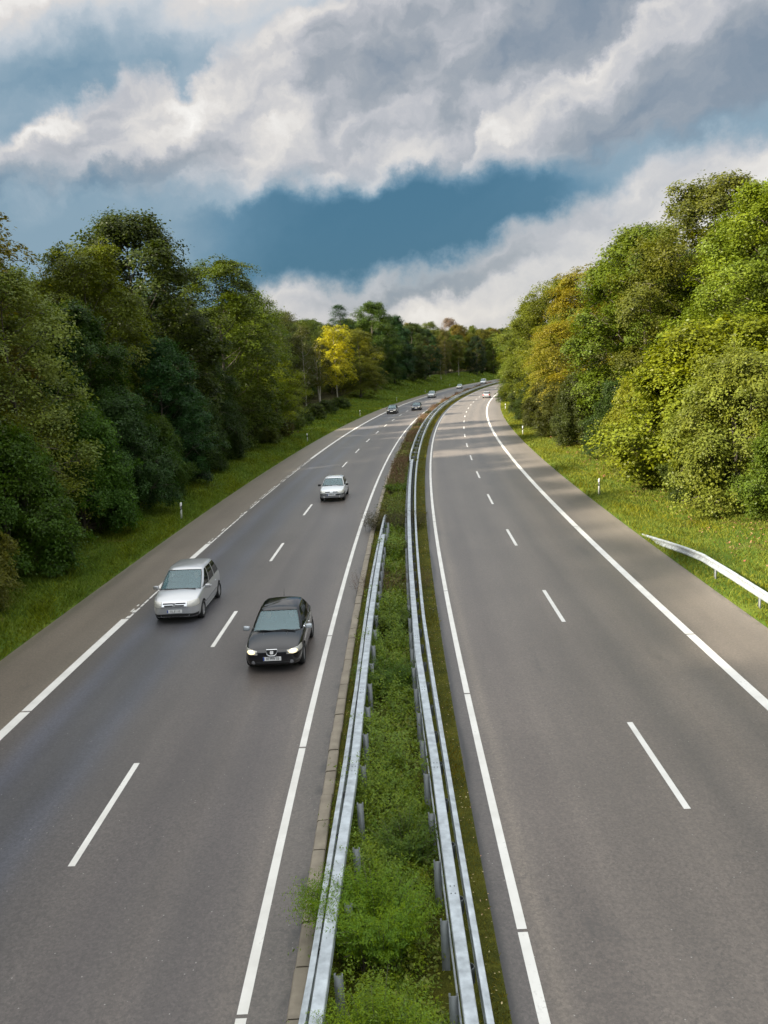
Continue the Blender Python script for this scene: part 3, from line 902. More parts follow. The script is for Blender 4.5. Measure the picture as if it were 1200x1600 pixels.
def seated_person(shirt, seed):
    """one skinned figure, seated, facing -y, hips at the origin (0,0,0)"""
    J = {'pelvis': (0, 0, .10, .15), 'waist': (0, .04, .28, .135), 'chest': (0, .09, .48, .16), 'neck0': (0, .11, .60, .075), 'neck': (0, .10, .67, .058),
         'jaw': (0, .075, .74, .078), 'head': (0, .085, .83, .098), 'crown': (0, .095, .90, .07)}
    E_ = [('pelvis', 'waist'), ('waist', 'chest'), ('chest', 'neck0'), ('neck0', 'neck'), ('neck', 'jaw'), ('jaw', 'head'), ('head', 'crown')]
    for sg, n in ((-1, 'l'), (1, 'r')):
        J['sh' + n] = (sg * .19, .10, .54, .07); J['el' + n] = (sg * .24, -.10, .34, .048); J['wr' + n] = (sg * .16, -.36, .42, .034); J['ha' + n] = (sg * .15, -.42, .45, .04)
        J['hp' + n] = (sg * .10, -.02, .08, .10); J['kn' + n] = (sg * .13, -.44, .14, .075); J['an' + n] = (sg * .13, -.66, -.24, .045); J['to' + n] = (sg * .13, -.80, -.28, .04)
        E_ += [('chest', 'sh' + n), ('sh' + n, 'el' + n), ('el' + n, 'wr' + n), ('wr' + n, 'ha' + n), ('pelvis', 'hp' + n), ('hp' + n, 'kn' + n), ('kn' + n, 'an' + n), ('an' + n, 'to' + n)]
        for q, dx in enumerate((-.03, -.012, .006, .022)):
            nm = 'f%s%d' % (n, q); J[nm] = (sg * .15 + dx, -.475, .465, .010); J[nm + 't'] = (sg * .15 + dx, -.50, .43 - .006 * q, .008)
            E_ += [('ha' + n, nm), (nm, nm + 't')]
        J['th' + n] = (sg * .15 - sg * .045, -.43, .475, .011); E_.append(('ha' + n, 'th' + n))
    ks = list(J); bm = bmesh.new()
    vs = [bm.verts.new(J[k][:3]) for k in ks]
    for a, b in E_: bm.edges.new((vs[ks.index(a)], vs[ks.index(b)]))
    me = bpy.data.meshes.new('body'); bm.to_mesh(me); bm.free()
    o = bpy.data.objects.new('tmp', me); C.objects.link(o)
    sk = o.modifiers.new('skin', 'SKIN'); sd = o.modifiers.new('sub', 'SUBSURF'); sd.levels = 1; sd.render_levels = 1
    for i, k in enumerate(ks):
        r = J[k][3]; me.skin_vertices[0].data[i].radius = (r, r * .8 if k in ('chest', 'waist', 'pelvis') else r)
        me.skin_vertices[0].data[i].use_root = (k == 'pelvis')
    out = evaluated(o); bpy.data.objects.remove(o)
    for m in (shirt, M_skin, M_trouser): out.materials.append(m)
    for p in out.polygons:
        c = p.center
        p.material_index = 1 if (c.z > .645 or (c.y < -.30 and c.z > .36 and abs(c.x) > .05)) else (2 if c.z < .2 else 0)
        p.use_smooth = True
    bm = bmesh.new(); bmesh.ops.create_icosphere(bm, subdivisions=3, radius=.112)
    for v in list(bm.verts):
        if v.co.y < -.045 and v.co.z < .045 or v.co.z < -.07: bm.verts.remove(v)
    for v in bm.verts: v.co = Vector((v.co.x * .95, v.co.y * 1.08 + .095, v.co.z * 1.05 + .85))
    hm = bpy.data.meshes.new('hair'); bm.to_mesh(hm); bm.free(); hm.materials.append(M_hair)
    return out, hm


def wheel_meshes(r, w, spokes=5):
    def lathe(prof, name, m, n=28):
        pr = np.array(prof); k = len(pr); t = np.arange(n) / n * 2 * np.pi
        v = np.stack([np.repeat(pr[None, :, 0], n, 0), pr[None, :, 1] * np.cos(t)[:, None], pr[None, :, 1] * np.sin(t)[:, None]], -1).reshape(-1, 3)
        i = np.arange(n)[:, None] * k; i2 = ((np.arange(n) + 1) % n)[:, None] * k; j = np.arange(k - 1)[None]
        me = mesh_np(name, v, np.stack([i + j, i + j + 1, i2 + j + 1, i2 + j], -1).reshape(-1, 4), smooth_=True); me.materials.append(m); return me
    h = w / 2
    ty = lathe([(-h * .7, r * .64), (-h, r * .72), (-h, r * .9), (-h * .75, r * .985), (0, r), (h * .75, r * .985), (h, r * .9), (h, r * .72), (h * .7, r * .64), (-h * .7, r * .64)], 'tyre', M_tyre)
    # rim: dish plus spokes, one mesh
    bm = bmesh.new()
    d = lathe([(h * .70, r * .66), (h * .78, r * .63), (h * .55, r * .6), (h * .2, r * .56), (h * .15, r * .1), (h * .15, 0)], 'dish', M_rim)
    bm.from_mesh(d)
    for k in range(spokes):
        a = k * math.tau / spokes
        q = bmesh.ops.create_cube(bm, size=1)['verts']
        for v in q:
            y = (v.co.y + .5) * r * .58; wd = .028 + .018 * (1 - (v.co.y + .5))
            p = Vector((h * .60 + v.co.x * .03, y, v.co.z * wd * 2.2)); v.co = Matrix.Rotation(a, 3, 'X') @ p
    q = bmesh.ops.create_cone(bm, cap_ends=True, segments=16, radius1=.06, radius2=.05, depth=.03)['verts']
    for v in q: v.co = Vector((v.co.z + h * .62, v.co.x, v.co.y))
    me = bpy.data.meshes.new('rim'); bm.to_mesh(me); bm.free(); me.materials.append(M_rim)
    dark = lathe([(h * .10, r * .62), (h * .12, 0)], 'brake', M_dark)
    return ty, me


def lerp_tab(tab_, y):
    xs = [q[0] for q in tab_]
    return [float(np.interp(y, xs, [q[k] for q in tab_])) for k in range(1, len(tab_[0]))]


def make_car(name, label, cat, sp, s, o, away=False, detail=2):
    x, y = PXY(s, o); th = float(heading(s))
    root = thing(name, label, cat, (float(x), float(y), .006), (math.pi - th) if away else -th, 'cars on the motorway')
    paint = PAINT[sp['paint']]
    L, W, H = sp['L'], sp['W'], sp['H']; yF = -L / 2; hw = W / 2
    wr, yw0, yw1 = sp.get('wr', .305), yF + sp['fo'], yF + sp['fo'] + sp['wb']
    st = [(yF + a, b, c, d, e) for a, b, c, d, e in sp['body']]     # y, width factor, z bottom, z shoulder, crown
    # ---- lower body
    rows = []
    ys = [q[0] for q in st]
    for (yy, wf, zb, zt, cr) in st:
        w = hw * wf; h = zt - zb
        half = [(0, zb), (.55 * w, zb), (.86 * w, zb + .01), (.965 * w, zb + .10 * h), (1.0 * w, zb + .34 * h), (1.0 * w, zb + .60 * h), (.985 * w, zb + .82 * h), (.955 * w, zb + .95 * h), (.90 * w, zt + .004),
                (.74 * w, zt + cr * .42), (.45 * w, zt + cr * .82), (0, zt + cr)]
        rows.append(half)
    n = len(rows[0]); full = []
    for (yy, half) in zip(ys, rows):
        ring = [(a, yy, z) for a, z in half] + [(-a, yy, z) for a, z in half[-2:0:-1]]
        full.append(ring)
    m = len(full[0]); v = np.array(full).reshape(-1, 3)
    i = np.arange(len(full) - 1)[:, None] * m; j = np.arange(m)[None]; j2 = (j + 1) % m
    fs = [np.stack([i + j, i + j2, i + m + j2, i + m + j], -1).reshape(-1, 4)]
    for base, flip in ((0, False), ((len(full) - 1) * m, True)):
        cap = []
        for a in range(n - 1):
            if a == 0: q = [base + 0, base + 1, base + m - 1]
            elif a == n - 2: q = [base + a, base + a + 1, base + m - a]
            else: q = [base + a, base + a + 1, base + m - a - 1, base + m - a]
            cap.append(q[::-1] if not flip else q)
        fs.append(np.array([c for c in cap if len(c) == 4])); fs.append(np.array([c for c in cap if len(c) == 3]))
    me = mesh_np('body', v, fs)
    bm = bmesh.new(); bm.from_mesh(me); bmesh.ops.recalc_face_normals(bm, faces=bm.faces); bm.to_mesh(me); bm.free()
    tmp = bpy.data.objects.new('tmp', me); C.objects.link(tmp)
    sd = tmp.modifiers.new('s', 'SUBSURF'); sd.levels = 3 if detail == 2 else 2; sd.render_levels = sd.levels
    cut = None
    bmw = bmesh.new()
    for yy in (yw0, yw1):
        for sg in (-1, 1):
            q = bmesh.ops.create_cone(bmw, cap_ends=True, segments=32, radius1=wr + .055, radius2=wr + .055, depth=.30)['verts']
            for k in q: k.co = Vector((k.co.z + sg * (hw - .10), k.co.x + yy, k.co.y + wr + .01))
    mw = bpy.data.meshes.new('cut'); bmw.to_mesh(mw); bmw.free()
    cut = bpy.data.objects.new('cut', mw); C.objects.link(cut)
    plain = evaluated(tmp)
    bo = tmp.modifiers.new('b', 'BOOLEAN'); bo.object = cut; bo.operation = 'DIFFERENCE'; bo.solver = 'EXACT'
    bd = evaluated(tmp); bpy.data.objects.remove(tmp); bpy.data.objects.remove(cut)
    bd.name = 'body'; bd.materials.clear()
    for q in (paint, M_dark, M_inner): bd.materials.append(q)
    yc, yr = yF + sp['cowl'], yF + sp['rear']
    npoly = len(bd.polygons); cen = np.empty(npoly * 3); nor = np.empty(npoly * 3)
    bd.polygons.foreach_get('center', cen); bd.polygons.foreach_get('normal', nor); cen = cen.reshape(-1, 3); nor = nor.reshape(-1, 3)
    mi = np.zeros(npoly, np.int32)
    for yy in (yw0, yw1):
        d = np.hypot(cen[:, 1] - yy, cen[:, 2] - wr - .01)
        mi[(d < wr + .05) & (np.abs(cen[:, 0]) < hw * .99) & (np.abs(cen[:, 0]) > hw - .27)] = 1
    mi[(nor[:, 2] < -.6)] = 1
    mi[(nor[:, 2] > .5) & (cen[:, 1] > yc + .10) & (cen[:, 1] < yr - .10) & (cen[:, 2] > .8) & (np.abs(cen[:, 0]) < hw * .86)] = 2
    for nm, fn in sp.get('zones', []):
        pass
    bd.polygons.foreach_set('material_index', mi); bd.polygons.foreach_set('use_smooth', np.ones(npoly, bool))
    body = link('body', bd, root)
    # ---- surface patches cut from the body skin: lamps, grille, trim follow its curves
    pl_n = len(plain.polygons); pc = np.empty(pl_n * 3); pn = np.empty(pl_n * 3)
    plain.polygons.foreach_get('center', pc); plain.polygons.foreach_get('normal', pn); pc = pc.reshape(-1, 3); pn = pn.reshape(-1, 3)
    vn = np.empty(len(plain.vertices) * 3); plain.vertices.foreach_get('normal', vn); vn = vn.reshape(-1, 3)
    vc = np.empty(len(plain.vertices) * 3); plain.vertices.foreach_get('co', vc); vc = vc.reshape(-1, 3)
    fverts = [tuple(p.vertices) for p in plain.polygons]

    def patch(nm, fn, off, material, parent=root):
        sel = np.nonzero(fn(pc[:, 0], pc[:, 1] - yF, pc[:, 2], pn))[0]
        if len(sel) == 0: return None
        used = sorted({a for f in sel for a in fverts[f]}); ix = {a: k for k, a in enumerate(used)}
        bm = bmesh.new()
        top = [bm.verts.new(vc[a] + vn[a] * off) for a in used]
        fc_ = []
        for f in sel:
            try: fc_.append(bm.faces.new([top[ix[a]] for a in fverts[f]]))
            except ValueError: pass
        # give the piece depth back into the body
        e = [q for q in bm.edges if len(q.link_faces) == 1]
        r_ = bmesh.ops.extrude_edge_only(bm, edges=e)
        for q in r_['geom']:
            if isinstance(q, bmesh.types.BMVert):
                pass
        newv = [q for q in r_['geom'] if isinstance(q, bmesh.types.BMVert)]
        tree_ = {tuple(np.round(vc[a] + vn[a] * off, 5)): a for a in used}
        for q in newv:
            a = tree_.get(tuple(np.round(np.array(q.co), 5)))
            if a is not None: q.co = Vector(vc[a] - vn[a] * .012)
        for f in bm.faces: f.smooth = True
        me = bpy.data.meshes.new(nm); bm.to_mesh(me); bm.free(); me.materials.append(material)
        return link(nm, me, parent)
    sp['trim'](patch, root, yF, hw, sp)
    # ---- cabin: glass house
    wb, wt = hw * sp['wb_f'], hw * sp['wt_f']
    yw, yrf, yrr = yF + sp['cowl'], yF + sp['roof_f'], yF + sp['roof_r']
    zc_, zr_ = sp['z_cowl'], sp['z_rear']
    yB, yC_, yD = (yF + q for q in sp['pillars'])
    bel = [(0, yw), (.33 * wb, yw + .012), (.66 * wb, yw + .055), (.885 * wb, yw + .15), (.965 * wb, yw + .27), (1.0 * wb, yB), (1.0 * wb, yB + .07), (.995 * wb, yC_), (.99 * wb, yC_ + .10), (.955 * wb, yD), (.86 * wb, yr - .05), (.5 * wb, yr), (0, yr + .02)]
    tp = [(0, yrf), (.33 * wt, yrf + .006), (.66 * wt, yrf + .03), (.90 * wt, yrf + .085), (.985 * wt, yrf + .20), (1.0 * wt, max(yB + .06, yrf + .30)), (1.0 * wt, max(yB + .06, yrf + .30) + .06), (.995 * wt, yC_ - .01), (.985 * wt, yC_ + .07), (.95 * wt, min(yD - .06, yrr - .12)), (.87 * wt, yrr - .03), (.5 * wt, yrr), (0, yrr + .01)]
    nb = len(bel)
    zb_ = [zc_ + .055, zc_ + .05, zc_ + .03, zc_ - .005, zc_ - .01] + [zc_ - .01 + (zr_ - zc_) * k for k in (.35, .4, .7, .78, .95)] + [zr_, zr_ + .01, zr_ + .015]
    zt_ = [H - .055, H - .058, H - .065, H - .082, H - .088, H - .075, H - .074, H - .074, H - .076, H - .09, H - .09, H - .075, H - .07]
    ring = lambda P_, Z_: [(a, b, z) for (a, b), z in zip(P_, Z_)] + [(-a, b, z) for (a, b), z in list(zip(P_, Z_))[-2:0:-1]]
    RB, RT = np.array(ring(bel, zb_)), np.array(ring(tp, zt_))
    M_ = len(RB)
    def mid(f, bulge=.03):
        q = RB * (1 - f) + RT * f
        nrm = np.stack([q[:, 0] / hw, (q[:, 1] - (yw + yr) / 2) / L, 0 * q[:, 0]], -1)
        return q + nrm * bulge * 4 * f * (1 - f)
    fr = (-.10, .035, .35, .68, .925, 1.0)
    rings = [np.concatenate([RB[:, :2], RB[:, 2:] - .10], 1) if f < 0 else mid(f) for f in fr]
    ctr = np.array([0, (yrf + yrr) / 2, 0])
    def inner(k, dz):
        q = RT.copy(); q[:, :2] = ctr[:2] + (RT[:, :2] - ctr[:2]) * k; q[:, 2] = RT[:, 2] * .0 + (H - .07) + dz + (RT[:, 2] - (H - .07)) * k
        return q
    rings += [inner(.93, .022), inner(.80, .040), inner(.55, .058), inner(.25, .067)]
    V_ = np.concatenate(rings); F_ = []; G_ = {'windscreen': [], 'side_window': {}, 'rear_window': []}
    def col_kind(j):
        k = j if j < nb - 1 else (M_ - 1 - j)   # column index along the half outline
        side = 1 if j < nb - 1 else -1
        return k, side
    for a in range(len(rings) - 1):
        for j in range(M_):
            q = (a * M_ + j, a * M_ + (j + 1) % M_, (a + 1) * M_ + (j + 1) % M_, (a + 1) * M_ + j)
            k, side = col_kind(j)
            if 1 <= a <= 3:
                if k <= 2: G_['windscreen'].append(q); continue
                if k >= 10: G_['rear_window'].append(q); continue
                if k in (4, 6, 8): G_['side_window'].setdefault((side, k), []).append(q); continue
            F_.append(q)
    top = [len(V_) - M_ + j for j in range(M_)]
    V_ = np.concatenate([V_, [[0, ctr[1], H - .07 + .069]]]); ci = len(V_) - 1
    tri = [(top[j], top[(j + 1) % M_], ci) for j in range(M_)]
    cm = mesh_np('roof', V_, [np.array(F_), np.array(tri)], smooth_=True)
    bm = bmesh.new(); bm.from_mesh(cm); bmesh.ops.delete(bm, geom=[q for q in bm.verts if not q.link_faces], context='VERTS'); bmesh.ops.recalc_face_normals(bm, faces=bm.faces)
    bm.to_mesh(cm); bm.free(); cm.materials.append(paint if not sp.get('roof') else PAINT[sp['roof']])
    link('roof', cm, root)
    def pane(nm, quads, material, sink=.006):
        used = sorted({a for q in quads for a in q}); ix = {a: k for k, a in enumerate(used)}
        vv = V_[used].copy(); c = np.array([0, (yw + yr) / 2, H * .75]); vv += (c - vv) / np.linalg.norm(c - vv, axis=1)[:, None] * sink
        me = mesh_np(nm, vv, np.array([[ix[a] for a in q] for q in quads]), smooth_=True)
        bm = bmesh.new(); bm.from_mesh(me); bmesh.ops.recalc_face_normals(bm, faces=bm.faces); bm.to_mesh(me); bm.free()
        me.materials.append(material); return link(nm, me, root)
    ws = pane('windscreen', G_['windscreen'], M_wind); pane('rear_window', G_['rear_window'], M_side)
    for key in sorted(G_['side_window']): pane('side_window', G_['side_window'][key], M_side)
    # dark rubber edging round the windscreen
    bz = mid(.035)[[nb * 0 + k for k in (0, 1, 2, 3)]]
    low = [V_[1 * M_ + j] for j in (M_ - 3, M_ - 2, M_ - 1, 0, 1, 2, 3)]
    upv = [V_[4 * M_ + j] for j in (3, 2, 1, 0, M_ - 1, M_ - 2, M_ - 3)]
    sidel = [V_[a * M_ + 3] for a in (1, 2, 3, 4)]; sider = [V_[a * M_ + M_ - 3] for a in (4, 3, 2, 1)]
    loop = np.array(low + sidel[1:] + upv[1:] + sider[1:])
    vv, ff = tube_np(loop, np.full(len(loop), .011), 5)
    link('window_seal', mesh_np('window_seal', vv, ff), root, [M_black])
    # ---- wheels
    ty, rm = wheel_meshes(wr, sp.get('tw', .195), sp.get('spokes', 5))
    for yy in (yw0, yw1):
        for sg in (-1, 1):
            w_ = bpy.data.objects.new('wheel', ty); C.objects.link(w_); w_.parent = root
            w_.location = (sg * (hw - sp.get('tw', .195) / 2 - .012), yy, wr); w_.rotation_euler = (random.random() * 6, 0, 0 if sg > 0 else math.pi)
            link('rim', rm, w_)
    # ---- mirrors
    for sg in (-1, 1):
        mm = box_me('mirror', (0, 0, 0), (.20, .11, .14), .045); mm.materials.append(paint if not sp.get('mirror') else sp['mirror'])
        for p in mm.polygons: p.use_smooth = True
        o_ = link('mirror', mm, root); o_.location = (sg * (hw + .085), yw + .36, zc_ + .06); o_.rotation_euler = (0, 0, sg * .25)
        gm = box_me('mirror_glass', (0, .058, 0), (.16, .008, .10), .003); gm.materials.append(M_chrome); link('mirror_glass', gm, o_)
    # ---- number plate, lettering
    py, pz = (yF - .004, sp['plate_z']) if not away else (-yF + .01, sp.get('rplate_z', .75))
    pm = box_me('number_plate', (0, 0, 0), (.52, .014, .115), .004); pm.materials.append(M_plate)
    pl = link('number_plate', pm, root); pl.location = (0, py, pz); pl.rotation_euler = (R(-6) if not away else 0, 0, math.pi if away else 0)
    bs = box_me('plate_band', (-.239, -.0065, 0), (.038, .006, .105)); bs.materials.append(M_blue); link('plate_band', bs, pl)
    if sp.get('plate'):
        tm_ = text_mesh(sp['plate'], .105); tm_.materials.append(M_ink)
        t_ = link('plate_lettering', tm_, pl); t_.location = (.02, -.0095, 0); t_.rotation_euler = (R(90), 0, 0); t_.scale = (.82, 1, 1)
    if detail < 2: return root
    # ---- inside: seats, wheel
    for sx in (-.36, .36):
        for sy in (yB - .02, yC_ + .15):
            bm = bmesh.new()
            for (c, d) in (((0, 0, .28), (.46, .16, .62)), ((0, .05, .70), (.24, .10, .18)), ((0, -.28, .02), (.48, .50, .14))):
                q = bmesh.ops.create_cube(bm, size=1)['verts']
                for k in q: k.co = Vector((k.co.x * d[0] + c[0], k.co.y * d[1] + c[1] + (k.co.z * d[2] + c[2]) * .22, k.co.z * d[2] + c[2]))
            bmesh.ops.bevel(bm, geom=bm.edges[:], offset=.03, segments=2, affect='EDGES')
            me = bpy.data.meshes.new('seat'); bm.to_mesh(me); bm.free(); me.materials.append(M_seat)
            q = link('seat', me, root); q.location = (sx, sy, .50 + sp.get('seat_z', 0))
    bm = bmesh.new()
    t = np.linspace(0, math.tau, 25)
    vv, ff = tube_np(np.stack([.185 * np.cos(t), 0 * t, .185 * np.sin(t)], 1), np.full(25, .015), 6)
    v2, f2 = tube_np(np.array([[-.18, 0, 0], [0, .01, -.02], [.18, 0, 0]]), np.array([.014, .03, .014]), 6)
    vv, ff = join_np([(vv, ff), (v2, f2)])
    sw = link('steering_wheel', mesh_np('steering_wheel', vv, ff), root, [M_dark]); sw.location = (.36, yw + .62, zc_ + .0); sw.rotation_euler = (R(-28), 0, 0)
    dash = box_me('dashboard', (0, yw + .36, zc_ - .01), (wb * 1.7, .5, .10), .04); dash.materials.append(M_inner); link('dashboard', dash, root)
    # ---- wipers
    for sx, ang_ in ((-.10, .16), (.50, .12)):
        a = np.array([sx + .08, yw + .0, zc_ + .045]); b = np.array([sx - .50, yw + .09, zc_ + .075])
        vv, ff = tube_np(np.stack([a, (a + b) / 2 + np.array([0, -.01, .015]), b]), np.array([.016, .012, .008]), 5)
        link('wiper', mesh_np('wiper', vv, ff), root, [M_black])
    if sp.get('antenna'):
        a = np.array([0, yrr - .12, H - .01]); vv, ff = tube_np(np.stack([a, a + [0, .06, .11], a + [0, .12, .22]]), np.array([.008, .005, .003]), 6)
        link('antenna', mesh_np('antenna', vv, ff), root, [M_black])
    return root


A = np.abs
def trim_mpv(patch, root, yF, hw, sp):
    for sg in (-1, 1):
        patch('headlight', lambda x, y, z, n: (x * sg > .44 + .0 * y) & (x * sg < hw) & (y < .40) & (z > .60 + .10 * np.clip(A(x) - .60, 0, 1)) & (z < .79 + .14 * np.clip(A(x) - .5, 0, 1)) & (n[:, 2] < .93), .007, M_lamp)
        patch('fog_recess', lambda x, y, z, n: (x * sg > .50) & (x * sg < .78) & (y < .30) & (z > .27) & (z < .37) & (n[:, 1] < -.2), .004, M_black)
        patch('side_moulding', lambda x, y, z, n: (x * sg > hw * .93) & (y > 1.15) & (y < 3.0) & (z > .50) & (z < .555), .008, M_grey)
        patch('sill', lambda x, y, z, n: (x * sg > hw * .85) & (y > 1.2) & (y < 3.0) & (z < .275) & (z > .19), .010, PAINT['white'])
        patch('door_handle', lambda x, y, z, n: (x * sg > hw * .90) & (((y > 2.02) & (y < 2.22)) | ((y > 2.85) & (y < 3.02))) & (z > .80) & (z < .845), .018, PAINT['silver'])
    patch('lower_intake', lambda x, y, z, n: (A(x) < .48) & (y < .25) & (z > .29) & (z < .385) & (n[:, 1] < -.3), .005, M_black)
    g = link('grille', box_me('grille', (0, 0, 0), (.90, .04, .17), .015), root, [M_chrome]); g.location = (0, yF + .035, .70); g.rotation_euler = (R(-28), 0, 0)
    for zz in (.039, -.041):
        b = box_me('grille_slot', (0, -.018, zz), (.80 if zz > 0 else .70, .02, .056), .012); b.materials.append(M_black); link('grille_slot', b, g)
    t = np.linspace(0, math.tau, 25)
    r_, f_ = tube_np(np.stack([.055 * np.cos(t), 0 * t, .055 * np.sin(t)], 1), np.full(25, .009), 6)
    z_, f2 = tube_np(np.array([[-.075, 0, .012], [.012, 0, .006], [-.012, 0, -.006], [.075, 0, -.012]]), np.full(4, .009), 6)
    vv, ff = join_np([(r_, f_), (z_, f2)])
    em = link('emblem', mesh_np('emblem', vv, ff), g, [M_chrome]); em.location = (0, -.032, 0)


def trim_black(patch, root, yF, hw, sp):
    for sg in (-1, 1):
        h = patch('headlight', lambda x, y, z, n: (x * sg > .43) & (y < .52) & (z > .555 + .06 * (A(x) - .43)) & (z < .665 + .16 * (A(x) - .43)) & (n[:, 2] < .95), .006, M_lamp)
        patch('lit_lamp', lambda x, y, z, n: ((x * sg - .60) ** 2 / .115 ** 2 + (z - .625) ** 2 / .055 ** 2 < 1) & (y < .5) & (n[:, 1] < -.1), .012, M_lit, h or root)
        patch('fog_lamp', lambda x, y, z, n: ((x * sg - .55) ** 2 + (z - .33) ** 2 < .05 ** 2) & (y < .3), .006, M_grey)
        patch('door_handle', lambda x, y, z, n: (x * sg > hw * .9) & (y > 2.25) & (y < 2.45) & (z > .78) & (z < .82), .018, M_chrome)
        patch('waist_trim', lambda x, y, z, n: (x * sg > hw * .88) & (y > 1.5) & (y < 3.0) & (z > .865) & (z < .91), .008, M_chrome)
    patch('lower_intake', lambda x, y, z, n: (A(x) < .62) & (y < .25) & (z > .24) & (z < .34) & (n[:, 1] < -.3), .004, M_dark)
    # shield shaped grille with bright frame
    pts = [(-.15, .085), (.15, .085), (.165, .05), (.13, -.055), (.07, -.095), (-.07, -.095), (-.13, -.055), (-.165, .05)]
    bm = bmesh.new(); a = [bm.verts.new((x, 0, z)) for x, z in pts]; f = bm.faces.new(a)
    r_ = bmesh.ops.extrude_face_region(bm, geom=[f])
    for q in r_['geom']:
        if isinstance(q, bmesh.types.BMVert): q.co.y += .05
    bmesh.ops.recalc_face_normals(bm, faces=bm.faces)
    me = bpy.data.meshes.new('grille'); bm.to_mesh(me); bm.free(); me.materials.append(M_black)
    g = link('grille', me, root); g.location = (0, yF - .012, .625); g.rotation_euler = (R(-12), 0, 0)
    lp = np.array([(x, -.004, z) for x, z in pts + pts[:1]]); vv, ff = tube_np(lp, np.full(len(lp), .016), 6)
    link('grille_frame', mesh_np('grille_frame', vv, ff), g, [M_chrome])
    em = text_mesh('S', .13, .006); em.materials.append(M_chrome)
    b = box_me('emblem', (0, -.012, 0), (.095, .012, .095), .012); b.materials.append(M_white); link('emblem', b, g)
    for sg in (-1, 1):
        c = link('bonnet_crease', box_me('bonnet_crease', (0, 0, 0), (.012, .72, .010), .004), root, [PAINT['black']])
        c.location = (sg * .30, yF + .60, .845); c.rotation_euler = (R(13.5), 0, sg * -.16)


def trim_white(patch, root, yF, hw, sp):
    for sg in (-1, 1):
        patch('headlight', lambda x, y, z, n: (x * sg > .40) & (y < .45) & (z > .58) & (z < .70 + .12 * (A(x) - .40)) & (n[:, 2] < .93), .006, M_lamp)
        patch('grille', lambda x, y, z, n: (x * sg > .10) & (x * sg < .40) & (y < .3) & (z > .62) & (z < .675) & (n[:, 2] < .9), .004, M_black)
        patch('fog_lamp', lambda x, y, z, n: ((x * sg - .50) ** 2 + (z - .34) ** 2 < .06 ** 2) & (y < .3), .006, M_chrome)
    patch('bumper_strip', lambda x, y, z, n: (y < .75) & (z > .46) & (z < .535) & (n[:, 2] < .7), .010, M_black)
    patch('bumper', lambda x, y, z, n: (y < .75) & (z > .22) & (z < .45) & (n[:, 2] < .7) & (n[:, 2] > -.6), .004, M_grey)
    t = np.linspace(0, math.tau, 5)
    vv, ff = tube_np(np.stack([.045 * np.cos(t), 0 * t, .06 * np.sin(t)], 1), np.full(5, .010), 6)
    em = link('emblem', mesh_np('emblem', vv, ff), root, [M_chrome]); em.location = (0, yF + .02, .645)


def trim_far(patch, root, yF, hw, sp):
    for sg in (-1, 1):
        patch('headlight', lambda x, y, z, n: (x * sg > .40) & (y < .45) & (z > .56) & (z < .70 + .1 * (A(x) - .4)) & (n[:, 2] < .93), .006, M_lamp)
    patch('grille', lambda x, y, z, n: (A(x) < .36) & (y < .3) & (z > .56) & (z < .68) & (n[:, 2] < .8), .004, M_black)
    patch('lower_intake', lambda x, y, z, n: (A(x) < .6) & (y < .3) & (z > .24) & (z < .36) & (n[:, 1] < -.2), .004, M_black)
    if sp.get('rear_lamps'):
        for sg in (-1, 1):
            patch('tail_lamp', lambda x, y, z, n: (x * sg > .52) & (y > sp['L'] - .4) & (z > .62) & (z < .88) & (n[:, 1] > .1), .006, M_red)
        patch('rear_bumper', lambda x, y, z, n: (y > sp['L'] - .5) & (z > .22) & (z < .42) & (n[:, 2] > -.6), .005, M_grey)


BODY_HATCH = lambda L, zc=.93, zr=.98: [(0.0, .60, .30, .60, .02), (.05, .76, .24, .655, .025), (.16, .88, .20, .71, .03), (.40, .955, .18, .775, .05), (.75, .985, .18, .845, .065), (1.10, .995, .18, zc - .02, .06), (1.35, 1.0, .18, zc, .02),
                                       (2.2, 1.0, .18, (zc + zr) / 2, .0), (3.0, .995, .19, zr, .0), (L - .45, .965, .21, zr + .01, .0), (L - .15, .91, .25, zr - .01, .0), (L - .03, .82, .30, zr - .12, .0), (L, .72, .36, zr - .30, .0)]
BODY_MPV = [(0.0, .52, .30, .62, .02), (.05, .70, .23, .70, .04), (.14, .85, .20, .78, .06), (.34, .965, .18, .87, .075), (.65, .99, .18, .945, .085), (.92, 1.0, .18, 1.0, .06), (1.15, 1.0, .18, 1.02, .02), (2.0, 1.0, .18, 1.03, 0), (3.0, .995, .19, 1.05, 0),
            (3.65, .965, .22, 1.06, 0), (3.93, .92, .26, 1.05, 0), (4.02, .85, .30, .95, 0), (4.05, .74, .36, .70, 0)]
mpv = dict(L=4.05, W=1.70, H=1.63, fo=.80, wb=2.63, wr=.310, paint='silver', body=BODY_MPV, cowl=.84, rear=3.97, roof_f=1.84, roof_r=3.50, z_cowl=.985, z_rear=1.05, wb_f=.945, wt_f=.76, pillars=(1.95, 2.80, 3.72),
           plate_z=.475, plate='OL JF 110', trim=trim_mpv, seat_z=.12, spokes=6)
blk = dict(L=3.96, W=1.70, H=1.44, fo=.80, wb=2.46, wr=.305, paint='black', body=BODY_HATCH(3.96, .905, .96), cowl=1.02, rear=3.86, roof_f=1.86, roof_r=3.25, z_cowl=.885, z_rear=.96, wb_f=.93, wt_f=.70, pillars=(2.05, 2.78, 3.45),
           plate_z=.44, plate='KI MW 55', trim=trim_black, mirror=M_galv, antenna=True)
